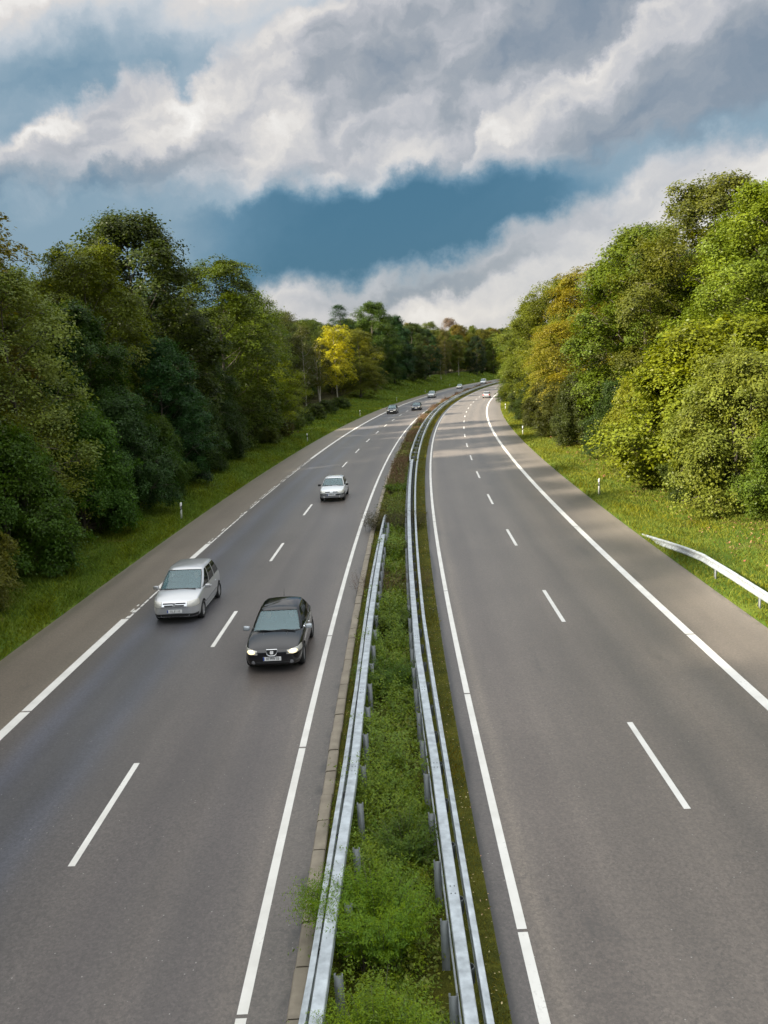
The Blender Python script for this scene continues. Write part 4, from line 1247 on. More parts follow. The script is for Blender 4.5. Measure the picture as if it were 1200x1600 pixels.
wht = dict(L=3.78, W=1.64, H=1.42, fo=.76, wb=2.47, wr=.285, paint='white', body=BODY_HATCH(3.78, .91, .95), cowl=1.0, rear=3.70, roof_f=1.78, roof_r=3.20, z_cowl=.89, z_rear=.95, wb_f=.93, wt_f=.72, pillars=(1.98, 2.70, 3.35),
           plate_z=.475, plate='D MC 415', trim=trim_white, mirror=M_black, antenna=False)
gen = lambda paint, W=1.76, H=1.47, L=4.2, rear=False: dict(L=L, W=W, H=H, fo=.88, wb=2.58, wr=.31, paint=paint, body=BODY_HATCH(L, .93, .98), cowl=1.08, rear=L - .1, roof_f=1.95, roof_r=L - .7, z_cowl=.91, z_rear=.98, wb_f=.93, wt_f=.72,
                                           pillars=(2.1, 2.9, L - .5), plate_z=.47, plate=None, trim=trim_far, rear_lamps=rear, rplate_z=.80, mirror=M_black)
van = lambda paint: dict(mpv, paint=paint, W=1.85, H=1.95, L=4.45, z_cowl=1.08, z_rear=1.12, plate=None, trim=trim_far, body=[(q[0] + (.4 if q[0] > 3 else 0), q[1], q[2], q[3] + .08, q[4]) for q in BODY_MPV], rear=4.37, roof_r=4.2, pillars=(1.95, 2.85, 4.1), rear_lamps=False)
make_car('minivan', 'silver minivan driving towards the bridge in the outer lane beside the worn edge line', 'minivan', mpv, 30.6, -7.83)
make_car('hatchback', 'glossy black hatchback with lit headlights in the inner lane, overtaking the silver minivan', 'car', blk, 25.3, -3.66)
make_car('hatchback', 'small white hatchback with black mirrors following behind the black car', 'car', wht, 56.4, -4.75)
make_car('car', 'dark car in the outer lane, the nearer of the two dark ones', 'car', gen('darkgrey', 1.80, 1.56), 154.5, -8.05, detail=1)
make_car('car', 'dark car in the inner lane, close to the brown weeds of the median', 'car', gen('navy', 1.76, 1.45), 162.5, -4.4, detail=1)
make_car('van', 'pale grey van in the outer lane behind the two dark cars', 'van', dict(van('champagne'), H=1.72), 217.5, -7.1, detail=1)
make_car('car', 'tiny silver car far off before the bend, in front of the white van', 'car', gen('champagne', 1.76, 1.47), 281.5, -7.3, detail=1)
make_car('van', 'tiny white van farthest away at the top of the left carriageway', 'van', van('white'), 325, -5.4, detail=1)
make_car('car', 'silver car seen from behind, driving away alone on the right carriageway', 'car', gen('silver', 1.78, 1.50, rear=True), 202.8, 7.4, away=True, detail=1)


def seat_person(label, s, o, dx, dy, z, shirt):
    bmesh_, hair = seated_person(shirt, 0)
    th = float(heading(s)); x, y = PXY(s, o)
    t = thing('person', label, 'person', (float(x), float(y), 0), -th)
    b = link('body', bmesh_, t); b.location = (dx, dy, z); h = link('hair', hair, b)


seat_person('passenger in a red top sitting in the black hatchback', 25.3, -3.66, -.36, .06, .33, M_shirt_r)
seat_person('driver in a blue grey shirt holding the wheel of the black hatchback', 25.3, -3.66, .36, .06, .33, M_shirt_b)
seat_person('driver in a blue grey shirt inside the silver minivan', 30.6, -7.83, .36, -.10, .50, M_shirt_b)
#@CARSEND@
# ------------------------------------------------------------------ trees and shrubs
def unit(a):
    return a / (np.linalg.norm(a, axis=-1, keepdims=True) + 1e-9)


def make_tree(seed, H=20., Rm=5.2, zb=1.5, nl=20, nsub=18, nleaf=85, L=.19, W=.12, flat=.4, rc=.5, shape='round', lean=.0, stems=1, trunk_r=.22, droop=.2, lobe=.36, fill=.12):
    """returns (crown mesh, trunk mesh): limbs carry lobes, lobes carry twigs, twigs carry leaves"""
    g = np.random.default_rng(seed)
    t = (np.arange(nl) + g.uniform(.1, .9, nl)) / nl
    ang = np.arange(nl) * 2.399 + g.uniform(-.5, .5, nl)
    if shape == 'round':
        env = np.sin(np.pi * np.clip(t * .80 + .17, 0, 1)) ** .65
    elif shape == 'cone':
        env = (1 - t) ** .8 * .95 + .12
    elif shape == 'column':
        env = np.sin(np.pi * np.clip(t * .86 + .10, 0, 1)) ** .5
    elif shape == 'bush':
        env = np.cos(t * np.pi / 2 * .9) ** .55
    else:  # spreading top
        env = np.clip(.45 + .8 * t, 0, 1) * np.sqrt(np.clip(1.06 - t, 0, 1)) * 1.15
    lr = Rm * lobe * g.uniform(.6, 1.4, nl) * (.62 + .38 * env)
    rad = np.clip(env * Rm - lr * .7, 0, None) * g.uniform(.62, 1.15, nl)
    zc = zb + (H - zb) * t
    zc = np.minimum(zc, H - lr * .75)
    lx, ly = rad * np.cos(ang), rad * np.sin(ang)
    lob = np.stack([lx + lean * zc, ly, zc], 1)
    od = unit(np.stack([np.cos(ang), np.sin(ang), np.zeros(nl)], 1))
    # twigs
    d = unit(g.normal(size=(nl, nsub, 3)) + .55 * od[:, None] + np.array([0, 0, .38]))
    rr = lr[:, None, None] * np.where(g.random((nl, nsub, 1)) < .16, g.uniform(1.1, 1.55, (nl, nsub, 1)), g.uniform(.60, 1.10, (nl, nsub, 1)))
    tw = lob[:, None] + d * rr * np.array([1, 1, .82])
    tw = tw.reshape(-1, 3); d = d.reshape(-1, 3); M = len(tw)
    keep = tw[:, 2] > .15
    tw, d = tw[keep], d[keep]; M = len(tw)
    lobe_age = np.repeat(g.random(nl), nsub)[keep]
    cn = unit(d * .7 + np.array([0, 0, .75]) * (1.4 - flat))
    rcs = rc * g.uniform(.6, 1.35, M)
    # leaves
    a1 = unit(np.cross(cn, g.normal(size=(M, 3)))); a2 = np.cross(cn, a1)
    p = g.normal(size=(M, nleaf, 3))
    pos = tw[:, None] + rcs[:, None, None] * (p[..., 0:1] * a1[:, None] * .62 + p[..., 1:2] * a2[:, None] * .62 + p[..., 2:3] * cn[:, None] * .62 * flat)
    pos[..., 2] -= droop * (p[..., 0] ** 2 + p[..., 1] ** 2) * rcs[:, None] * .25
    ln = unit(cn[:, None] + g.normal(size=(M, nleaf, 3)) * .42)
    ax = unit(p[..., 0:1] * a1[:, None] + p[..., 1:2] * a2[:, None] + g.normal(size=(M, nleaf, 3)) * .5)
    ax = unit(ax - ln * (ax * ln).sum(-1, keepdims=True))
    sz = g.uniform(.55, 1.35, (M, nleaf)) * g.uniform(.75, 1.3, (M, 1))
    rnd = np.clip(.5 + .22 * g.normal(size=(M, 1)) + .2 * g.normal(size=(M, nleaf)), 0, 1)
    age = np.clip(.35 * lobe_age[:, None] + .35 * g.random((M, 1)) + .3 * g.random((M, nleaf)) + .25 * (tw[:, 2:3] / H - .5), 0, 1)
    pos = pos.reshape(-1, 3); ln = ln.reshape(-1, 3); ax = ax.reshape(-1, 3); sz = sz.ravel(); rnd = rnd.ravel(); age = age.ravel()
    ok = pos[:, 2] > .03
    v, f = leaves_np(pos[ok], ax[ok], ln[ok], L * sz[ok], W * sz[ok])
    cm = mesh_np('crown', v, f); face_attr(cm, 'rnd', rnd[ok]); face_attr(cm, 'age', age[ok]); cm.materials.append(M_leaf)
    # wood
    parts = []
    for k in range(stems):
        n = 9; zz = np.linspace(-.3, H * .9, n)
        a = k * 2.4 + g.random(); sp = (.0 if stems == 1 else .10)
        wob = np.cumsum(g.normal(0, .05 * H / 20, (n, 2)), 0); wob[0] = 0
        px = lean * zz + wob[:, 0] + sp * zz * math.cos(a); py = wob[:, 1] + sp * zz * math.sin(a)
        rad_ = trunk_r * (1 - .9 * (zz - zz[0]) / (zz[-1] - zz[0])) ; rad_[0] *= 1.35
        parts.append(tube_np(np.stack([px, py, zz], 1), rad_, 8))
        if k == 0: T0 = np.stack([px, py, zz], 1)
    for i in range(nl):
        z0 = max(.4, lob[i, 2] - rad[i] * .75 - lr[i] * .3)
        b = np.array([np.interp(z0, T0[:, 2], T0[:, 0]), np.interp(z0, T0[:, 2], T0[:, 1]), z0])
        e = lob[i]; m_ = (b + e) / 2 + np.array([0, 0, -.12 * rad[i]]) + g.normal(0, .12, 3)
        parts.append(tube_np(np.stack([b, m_, e]), np.array([.34, .24, .12]) * trunk_r * (1.1 - .6 * t[i]) , 5))
    sel = g.choice(M, min(M, nl * 6), replace=False)
    li = np.repeat(np.arange(nl), nsub)[keep]
    for q in sel:
        b = lob[li[q]]; e = tw[q]
        parts.append(tube_np(np.stack([b, (b + e) / 2 + g.normal(0, .08, 3), e]), np.array([.028, .02, .008]), 3))
    v, f = join_np(parts)
    tm = mesh_np('trunk', v, f, smooth_=True)
    return cm, tm


VAR = {}
def variant(key, bark=None, **kw):
    cm, tm = make_tree(**kw); tm.materials.append(bark or M_bark); VAR[key] = (cm, tm, kw.get('H', 20.), kw.get('Rm', 5.2))


variant('beech', seed=1, H=20, Rm=5.4, zb=1.6, nl=34, nsub=26, nleaf=95, L=.18, W=.105, flat=.26, rc=.70, shape='round', droop=.5)
variant('beech_wide', seed=2, H=18, Rm=6.2, zb=1.5, nl=36, nsub=26, nleaf=95, L=.18, W=.105, flat=.24, rc=.66, shape='top', droop=.6)
variant('maple', seed=3, H=21, Rm=5.4, zb=2.0, nl=38, nsub=24, nleaf=100, L=.18, W=.135, flat=.7, rc=.55, shape='round')
variant('oak', seed=4, H=21, Rm=5.6, zb=1.2, nl=40, nsub=26, nleaf=105, L=.155, W=.11, flat=.8, rc=.52, shape='round', lobe=.28)
variant('airy', seed=5, H=20, Rm=4.2, zb=4.0, nl=32, nsub=20, nleaf=58, L=.17, W=.11, flat=.8, rc=.60, shape='round', lobe=.34)
variant('slim', seed=6, H=18, Rm=2.0, zb=3.0, nl=22, nsub=14, nleaf=46, L=.17, W=.10, flat=.7, rc=.42, shape='column', bark=M_birch, trunk_r=.15, lobe=.5)
variant('pine', seed=7, H=24, Rm=3.8, zb=6.0, nl=30, nsub=20, nleaf=56, L=.26, W=.035, flat=.35, rc=.55, shape='cone', trunk_r=.24, lobe=.34)
variant('young', seed=8, H=15, Rm=4.2, zb=5.0, nl=18, nsub=18, nleaf=58, L=.20, W=.13, flat=.3, rc=.6, shape='top', bark=M_birch, trunk_r=.13, droop=.5)
variant('forked', seed=9, H=12, Rm=3.4, zb=4.2, nl=14, nsub=16, nleaf=50, L=.18, W=.12, flat=.35, rc=.55, shape='top', bark=M_birch, trunk_r=.15, stems=3)
variant('shrub', seed=10, H=6.5, Rm=3.2, zb=.2, nl=40, nsub=22, nleaf=100, L=.125, W=.075, flat=.55, rc=.36, shape='bush', trunk_r=.07, stems=4, lobe=.36)
variant('shrub_broad', seed=11, H=8, Rm=4.0, zb=.3, nl=42, nsub=28, nleaf=110, L=.135, W=.10, flat=.75, rc=.38, shape='bush', trunk_r=.08, stems=4, lobe=.28)
variant('shrub_airy', seed=12, H=9, Rm=2.8, zb=.5, nl=26, nsub=14, nleaf=55, L=.13, W=.045, flat=.8, rc=.45, shape='column', trunk_r=.07, stems=5, lobe=.42)
variant('low_shrub', seed=13, H=2.4, Rm=1.7, zb=.15, nl=18, nsub=14, nleaf=60, L=.12, W=.07, flat=.7, rc=.24, shape='bush', trunk_r=.03, stems=4, lobe=.4)

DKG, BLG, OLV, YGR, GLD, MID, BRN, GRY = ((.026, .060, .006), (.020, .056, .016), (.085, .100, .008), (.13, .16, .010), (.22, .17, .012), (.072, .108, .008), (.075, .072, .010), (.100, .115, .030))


def tree(name, key, s, o, H, Rr, col, label, cat='tree', group=None, rot=None, k=None):
    cm, tm, h0, r0 = VAR[key]
    x, y = PXY(s, o)
    if rot is None: rot = random.uniform(0, 6.28)
    t = thing(name, label, cat, (float(x), float(y), float(zg(s, o)) - .05), rot, group)
    t.scale = (Rr / r0, Rr / r0, H / h0)
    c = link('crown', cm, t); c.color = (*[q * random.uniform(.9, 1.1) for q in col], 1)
    b = link('trunk', tm, t)
    return t


D = 'deciduous_tree'
# left wood, front edge
tree(D, 'beech_wide', 43.5, -24.5, 19.2, 7.2, (0.142, 0.125, 0.006), 'broad olive yellow tree crown in the upper left corner of the wood', group='roadside trees')
tree(D, 'maple', 75, -23.5, 21.3, 7.0, (0.035, 0.054, 0.006), 'tall dark brownish green tree whose rounded top stands highest in the left wood', group='roadside trees')
tree(D, 'beech_wide', 59, -21.4, 16.8, 5.4, (.090, .125, .008), 'yellow tinged olive tree leaning in front of the tallest dark tree', group='roadside trees')
tree(D, 'beech', 92, -20.4, 19.8, 6.6, (0.052, 0.085, 0.005), 'dark green layered tree at the shoulder where the left wood steps down', group='roadside trees')
tree(D, 'airy', 106, -20, 17.4, 4.6, (0.080, 0.124, 0.007), 'loose feathery green tree at the end of the first left stand', group='roadside trees')
tree(D, 'slim', 76, -19.2, 13.5, 2.4, (0.080, 0.111, 0.015), 'slender pale green tree poking up against the dark maple', group='roadside trees')
tree(D, 'airy', 41.5, -18.6, 13.4, 3.6, (0.146, 0.181, 0.034), 'sparse grey olive willow at the left edge of the picture', group='roadside trees')
tree(D, 'maple', 63, -18, 10.8, 3.6, (0.022, 0.065, 0.015), 'bluish dark green tree standing in front of the left stand', group='roadside trees')
tree(D, 'beech', 79, -19.4, 12, 3.2, DKG, 'very dark low tree between the blue green tree and the layered one', group='roadside trees')
tree(D, 'airy', 106, -17.8, 10.5, 3.6, (0.178, 0.203, 0.008), 'small yellow green tree with drooping sprays over the left verge', group='roadside trees')
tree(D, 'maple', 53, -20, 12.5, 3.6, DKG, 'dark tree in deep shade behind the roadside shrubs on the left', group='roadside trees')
# shrubs at its foot
B_ = 'shrub'; GS = 'roadside shrubs'
for s, o, H, r, c, key, lb in (
        (31.3, -16.6, 4.2, 1.9, (0.109, 0.124, 0.013), 'shrub', 'olive brown shrub at the lower left, closest to the bridge'),
        (36.5, -17.3, 6.4, 2.9, (0.046, 0.111, 0.007), 'shrub', 'dark green rounded shrub next to the olive brown one'),
        (39.5, -17.6, 7.0, 2.8, (0.132, 0.171, 0.013), 'shrub_airy', 'thin grey green shrub with narrow leaves below the willow'),
        (45.5, -17.4, 7.0, 3.0, (0.045, 0.117, 0.008), 'shrub_broad', 'leafy green shrub with pale leaf tops halfway to the first marker post'),
        (52, -17.6, 7.2, 3.0, (0.028, 0.076, 0.015), 'shrub', 'blue green shrub just behind the first left marker post'),
        (58, -17.5, 5.6, 2.4, (0.042, 0.096, 0.007), 'shrub_broad', 'dense green shrub past the first left marker post'),
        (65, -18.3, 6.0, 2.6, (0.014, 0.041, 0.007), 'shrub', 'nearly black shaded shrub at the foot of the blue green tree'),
        (72, -18.0, 6.4, 2.6, DKG, 'shrub_broad', 'dark shrub at the middle of the left verge'),
        (82, -18.6, 6.8, 2.6, (0.028, 0.054, 0.006), 'shrub', 'dull green shrub below the layered dark tree'),
        (92, -18.8, 5.6, 2.4, (0.046, 0.079, 0.007), 'shrub_airy', 'fine leaved green shrub where the left verge widens'),
        (101, -19.0, 4.8, 2.4, (0.038, 0.075, 0.007), 'shrub_broad', 'mid green shrub under the small yellow green tree'),
        (112, -20.5, 4.0, 2.4, (0.057, 0.090, 0.008), 'shrub', 'light green shrub on the wide part of the left verge'),
        (122, -21.5, 3.6, 2.2, (0.042, 0.079, 0.008), 'shrub_broad', 'green shrub before the forked pale tree'),
        (134, -22.5, 3.2, 2.2, (0.046, 0.079, 0.008), 'shrub', 'green shrub in front of the slim tall tree')):
    tree(B_, key, s, o, H, r, c, lb, 'shrub', GS)
for s, o, H, r, c, lb in (
        (98, -17.2, 1.9, 1.5, (0.067, 0.090, 0.010), 'knee high olive weeds clump beside the second left marker post'),
        (107, -17.8, 2.3, 1.8, (0.080, 0.079, 0.013), 'brownish weedy bush at the start of the open left bank'),
        (117, -18.4, 2.5, 2.0, (0.057, 0.090, 0.008), 'low green bush on the open left bank just past the brownish weedy one'),
        (127, -18.8, 2.3, 1.9, (0.046, 0.084, 0.008), 'low green bush midway along the open left bank'),
        (139, -19.2, 2.4, 2.1, (0.052, 0.079, 0.008), 'low dull bush below the forked pale tree'),
        (152, -19.6, 2.4, 2.1, (0.042, 0.075, 0.007), 'low dark bush below the yellow topped tree'),
        (168, -20, 2.2, 2.2, (0.038, 0.069, 0.007), 'far low bush at the edge of the dark wood')):
    tree('low_bush', 'low_shrub', s, o, H, r, c, lb, 'bush', 'low bushes on the open bank')
# left, beyond the opening
tree(D, 'slim', 150, -22.8, 15.2, 1.9, (0.068, 0.079, 0.021), 'very slim tall tree with foliage all the way down its pale stem', group='roadside trees')
tree(D, 'forked', 160, -22.4, 12.5, 3.2, (0.072, 0.092, 0.011), 'small tree with forked pale trunks and light green foliage', group='roadside trees')
tree(D, 'young', 174, -21.6, 16.2, 5.2, (.36, .31, .012), 'golden yellow tree on a thin bare trunk beside the left bank', group='roadside trees')
tree(D, 'beech', 203, -22.4, 16.0, 6.0, (0.096, 0.110, 0.009), 'olive layered tree with rusty tips behind the golden yellow tree', group='roadside trees')
tree(D, 'oak', 236, -25, 22.5, 7.8, (0.044, 0.079, 0.008), 'large rounded green tree towering behind the olive layered tree', group='roadside trees')
tree(D, 'maple', 258, -23.8, 19.8, 6.4, BLG, 'dark green tree at the middle of the far left wood edge', group='roadside trees')
tree(D, 'oak', 284, -23, 18.8, 6.2, (0.036, 0.062, 0.009), 'dark tree near the end of the far left wood edge', group='roadside trees')
tree(D, 'maple', 305, -23, 17.4, 5.8, (0.019, 0.044, 0.009), 'nearly black tree closing the left wood edge before the grassy bank', group='roadside trees')
tree('conifer', 'pine', 212, -28.5, 21.5, 5.6, BLG, 'dark conifer rising behind the golden yellow tree', 'conifer', 'roadside trees')
tree(D, 'airy', 128, -26, 17.0, 5.0, (0.068, 0.097, 0.021), 'pale loose crowned tree right behind the feathery one at the skyline notch', group='roadside trees')
tree(D, 'airy', 141, -28, 17.2, 4.8, (0.068, 0.092, 0.019), 'thin topped feathery tree in the notch of the left skyline', group='roadside trees')
tree(D, 'airy', 153, -27, 17.6, 4.6, (0.088, 0.101, 0.023), 'greyish thin crowned tree next to the slim tall tree', group='roadside trees')
# far end of the bend
tree(D, 'young', 322, -25, 15.5, 4.0, (.26, .16, .02), 'orange tinted tree at the far end of the bend', group='far trees')
tree(D, 'slim', 326, -21.5, 12.5, 2.0, (.12, .11, .02), 'slim tree with a bare pale trunk on the far grassy bank', group='far trees')
tree(D, 'airy', 350, -25, 18, 3.6, (.075, .085, .012), 'light green tree behind the slim pale trunk on the far bank', group='far trees')
tree(D, 'young', 365, -23, 15, 4.4, (.085, .105, .012), 'brownish tree with several bare trunks on the far bank', group='far trees')
tree(D, 'oak', 395, -22, 17, 5.0, (.020, .038, .010), 'dark tree at the far end where the left carriageway vanishes', group='far trees')
tree(D, 'airy', 440, -48, 26.5, 6.0, (.17, .14, .09), 'bare greyish crown sticking out above the far woods', group='far trees')
# right wood
GR = 'roadside trees on the right'
tree(B_, 'shrub_broad', 51.5, 19.2, 9.2, 6.2, (0.140, 0.193, 0.009), 'huge bright yellow green bush sprawling down the right slope', 'shrub', GS)
tree(B_, 'shrub', 44.5, 17.4, 7.8, 3.4, (0.127, 0.161, 0.026), 'straw tinted bush at the right edge behind the guard rail', 'shrub', GS)
tree(B_, 'shrub_broad', 39.5, 18.6, 5.0, 2.6, (0.072, 0.116, 0.012), 'dark leaved bush low at the right edge of the picture', 'shrub', GS)
tree(B_, 'shrub', 61, 16.8, 6.6, 2.8, (0.170, 0.170, 0.014), 'golden bush at the left foot of the huge bright bush', 'shrub', GS)
tree(B_, 'shrub', 56.5, 16.0, 3.8, 2.2, (0.136, 0.152, 0.018), 'small yellowing bush facing the marker post on the right', 'shrub', GS)
tree(B_, 'shrub_broad', 47.5, 16.4, 3.4, 2.0, (0.047, 0.076, 0.012), 'low dark green bush under the straw tinted one', 'shrub', GS)
tree(B_, 'shrub', 69, 17.2, 6.0, 2.8, (0.034, 0.058, 0.010), 'dark shaded bush left of the golden bush', 'shrub', GS)
tree(D, 'oak', 57, 23.8, 17.2, 6.0, (0.140, 0.184, 0.012), 'bright fresh green tree at the upper right edge', group=GR)
tree(D, 'oak', 69.5, 24.4, 19.8, 6.8, (0.098, 0.112, 0.012), 'tallest tree on the right with thin bronze top', group=GR)
tree(D, 'maple', 78, 20.9, 18.0, 6.4, (0.101, 0.134, 0.010), 'full mid green tree left of the tallest right tree', group=GR)
tree(D, 'oak', 87, 23.0, 19.0, 5.6, (0.059, 0.076, 0.012), 'loose tree top showing between the mid green and golden trees', group=GR)
tree(D, 'beech', 97, 19.2, 17.2, 6.0, (0.186, 0.175, 0.010), 'golden green beech in the middle of the right wood', group=GR)
tree(D, 'oak', 121, 18.6, 18.0, 7.0, (0.114, 0.139, 0.010), 'rounded olive green tree left of the golden beech', group=GR)
tree(D, 'beech', 111, 17.4, 12.5, 4.8, (0.162, 0.157, 0.010), 'smaller yellowish layered tree low between olive tree and golden beech', group=GR)
tree(D, 'oak', 152, 17.6, 17.4, 6.6, (0.111, 0.143, 0.010), 'yellow green tree with ragged edge where the right wood meets the road', group=GR)
tree(D, 'maple', 186, 17, 16.8, 6.2, (0.098, 0.130, 0.010), 'last right tree seen over the far carriageway', group=GR)
tree(B_, 'shrub', 178, 13.4, 5.2, 2.8, (0.055, 0.076, 0.012), 'bush overhanging the right shoulder beside the departing silver car', 'shrub', GS)
tree(B_, 'shrub_broad', 82, 16.2, 6.6, 3.0, (0.042, 0.067, 0.010), 'dark bush under the mid green tree on the right', 'shrub', GS)
tree(B_, 'shrub', 93, 15.6, 5.6, 2.8, (0.051, 0.063, 0.010), 'brownish green bush under the golden beech', 'shrub', GS)
tree(B_, 'shrub_broad', 105, 15.4, 5.6, 2.8, (0.047, 0.067, 0.010), 'dark bush under the smaller yellowish tree', 'shrub', GS)
tree(B_, 'shrub', 120, 15.0, 5.6, 2.8, (0.042, 0.063, 0.010), 'dark bush below the rounded olive tree', 'shrub', GS)
tree(B_, 'shrub_broad', 140, 14.7, 5.2, 2.8, (0.042, 0.067, 0.010), 'bush below the ragged yellow green tree', 'shrub', GS)
# the depth of the woods: trees nobody could tell apart
keys = ['beech', 'maple', 'oak', 'airy', 'oak', 'beech', 'maple']
cols = [DKG, BLG, (.050, .078, .009), (.070, .092, .009), (.055, .088, .008), (.036, .068, .010)]
LBL = 'green tree in the crowded depth of the left wood behind its front row'
for s in np.arange(40, 330, 10.5):
    for o, h in ((-29, 17), (-37, 18.5), (-46, 18.5)):
        if s > 110 and o == -29 and s < 215: o = -33
        s_ = s + random.uniform(-3, 3) + (5 if o < -34 else 0)
        tree(D, random.choice(keys), s_, o + random.uniform(-2, 2), h * random.uniform(.88, 1.06), random.uniform(4.4, 5.8), random.choice(cols), LBL, group='trees deep in the left wood')
LBR = 'green tree in the crowded depth of the right wood behind its front row'
colr = [MID, (.070, .105, .010), (.060, .095, .010), (.080, .115, .012), (.085, .095, .012)]
for s in np.arange(52, 300, 11):
    for o, h in ((27.5, 17.5), (36, 19)):
        tree(D, random.choice(keys), s + random.uniform(-3, 3) + (5 if o > 30 else 0), o + random.uniform(-2, 2), h * random.uniform(.88, 1.05), random.uniform(4.4, 5.8), random.choice(colr), LBR, group='trees deep in the right wood')
for s in np.arange(205, 420, 13):
    tree(D, random.choice(keys), s, 19 + random.uniform(-1.5, 2), 16.5 * random.uniform(.9, 1.1), 5.6, random.choice(colr), LBR, group='trees deep in the right wood')
LBF = 'green tree among many alike in the far wood closing the bend'
for s in np.arange(335, 560, 15):
    for o, h in ((-29, 17.5), (-38, 20), (-50, 22)):
        if s > 410: o += 8
        tree(D, random.choice(keys), s + random.uniform(-5, 5), o + random.uniform(-3, 3), h * random.uniform(.88, 1.1), random.uniform(4.8, 6.5), random.choice([MID, OLV, (.060, .100, .012), (.045, .075, .012), (.085, .110, .012), (.120, .120, .014)]), LBF, group='far wood trees')
# unseen wood beside and behind the bridge, tall rows added to shade the road
LBS = 'unseen shade tree added to the left wood beyond the edge of the picture'
for s in np.arange(-66, 53, 6.5):
    if s < 40: tree(D, random.choice(keys), s, -22.5 + random.uniform(-1.5, 1), 19 * random.uniform(.9, 1.05), 5.6, random.choice(cols), LBS, group='added shade trees beside the bridge')
    tree(D, random.choice(keys), s + 2, -39 + random.uniform(-2, 2), 25, 6.4, random.choice(cols), LBS, group='added shade trees beside the bridge')
    tree(D, random.choice(keys), s + 5, -31 + random.uniform(-1.5, 1), 24 * random.uniform(.9, 1.05), 5.6, random.choice(cols), LBS, group='added shade trees beside the bridge')
#@TREESEND@
# ------------------------------------------------------------------ ground cover
def stems_np(g, bx, by, bz, h, lean, K, leafL, leafW, curl=.6, spread=.05, pair=True, tipfrac=.25, up=.35):
    """leafy stems: base positions, height, lean (N,2) -> leaf arrays"""
    N = len(bx)
    t = np.linspace(tipfrac, 1, K)[None, :] * np.ones((N, 1)) + g.uniform(-.4, .4, (N, K)) / K
    hx = lean[:, :1] * t ** 1.7; hy = lean[:, 1:] * t ** 1.7
    hz = h[:, None] * (t - curl * .45 * t ** 2.5)
    c = np.stack([bx[:, None] + hx, by[:, None] + hy, bz[:, None] + hz], -1) + g.normal(0, spread, (N, K, 3)) * np.array([1, 1, .6])
    tang = unit(np.stack([lean[:, :1] * 1.7 * t ** .7, lean[:, 1:] * 1.7 * t ** .7, h[:, None] * (1 - curl * t ** 1.5)], -1))
    sd = unit(np.cross(tang, g.normal(size=(N, K, 3))))
    ax = unit(tang * up + sd); nn = unit(np.cross(ax, np.cross(np.array([0, 0, 1.]), ax)) + .35 * g.normal(size=(N, K, 3)))
    nn = unit(nn - ax * (nn * ax).sum(-1, keepdims=True))
    sz = g.uniform(.6, 1.3, (N, K)) * (1.1 - .4 * t)
    return (c + ax * (leafL * .4)).reshape(-1, 3), ax.reshape(-1, 3), nn.reshape(-1, 3), (leafL * sz).ravel(), (leafW * sz).ravel(), np.repeat(g.random(N), K)


def leafy(name, sets, material, parent=None):
    vs, fs, r1, r2, o = [], [], [], [], 0
    g = np.random.default_rng(5)
    for (c, a, n, L, W, age) in sets:
        ok = c[:, 2] > .0
        v, f = leaves_np(c[ok], a[ok], n[ok], L[ok], W[ok]); vs.append(v); fs.append(f + o); o += len(v)
        r1.append(np.clip(.5 + .2 * g.normal(size=ok.sum()), 0, 1)); r2.append(np.clip(age[ok] + .15 * g.normal(size=ok.sum()), 0, 1))
    me = mesh_np(name, np.concatenate(vs), np.concatenate(fs)); face_attr(me, 'rnd', np.concatenate(r1)); face_attr(me, 'age', np.concatenate(r2))
    return link(name, me, parent, [material])


G_ = np.random.default_rng(21)
def bases(n, s0, s1, oa, ob, clump=0.0):
    s = G_.uniform(s0, s1, n); f = G_.random(n); o = oa(s) + (ob(s) - oa(s)) * f
    if clump:
        k = np.sin(s * 2.1 + 1.3 * np.sin(o * 5)) * .5 + np.sin(s * .83 + 2) * .5 + np.sin(o * 6 + s * 1.3) * .4
        keep = G_.random(n) < .5 + clump * k
        s, o = s[keep], o[keep]
    x, y = PXY(s, o)
    return s, o, x, y


mL = lambda s: np.minimum(boxL(s) - .02, -.55); mR = lambda s: postR(s) - .03
sets = []
for (s0, s1, n, K, lL, lW, hh) in ((5, 10, 2300, 28, .058, .023, 1.10), (10, 16, 2600, 28, .064, .025, 1.10), (16, 26, 2800, 26, .082, .033, 1.10), (26, 44, 2400, 24, .11, .045, 1.0), (44, 72, 800, 18, .15, .060, .60)):
    s, o, x, y = bases(n, s0, s1, mL, mR, .45)
    N = len(s); hv = hh * G_.uniform(.45, 1.25, N) * (.72 + .30 * np.sin(s * 1.1 + 2) * np.sin(s * .47) + .25 * np.sin(s * 2.3 + o * 4)) * np.where(o > mR(s) - .25, .62, 1.0)
    hv *= np.where((s > 29.5) & (s < 34), .45, 1)
    ln = G_.normal(0, .20, (N, 2)); ln[:, 0] -= .10 * (o < mL(s) + .35)
    sets.append(stems_np(G_, x, y, 0 * x, hv, ln, K, lL, lW, spread=.035))
uc = leafy('undergrowth', sets, leaf_mat('undergrowth_leaf', .25, .5, .03, .45, .3, (.115, .195, .010, 1)))
tag(uc, 'leafy green undergrowth filling the strip between the two crash barriers', 'undergrowth', kind='stuff')
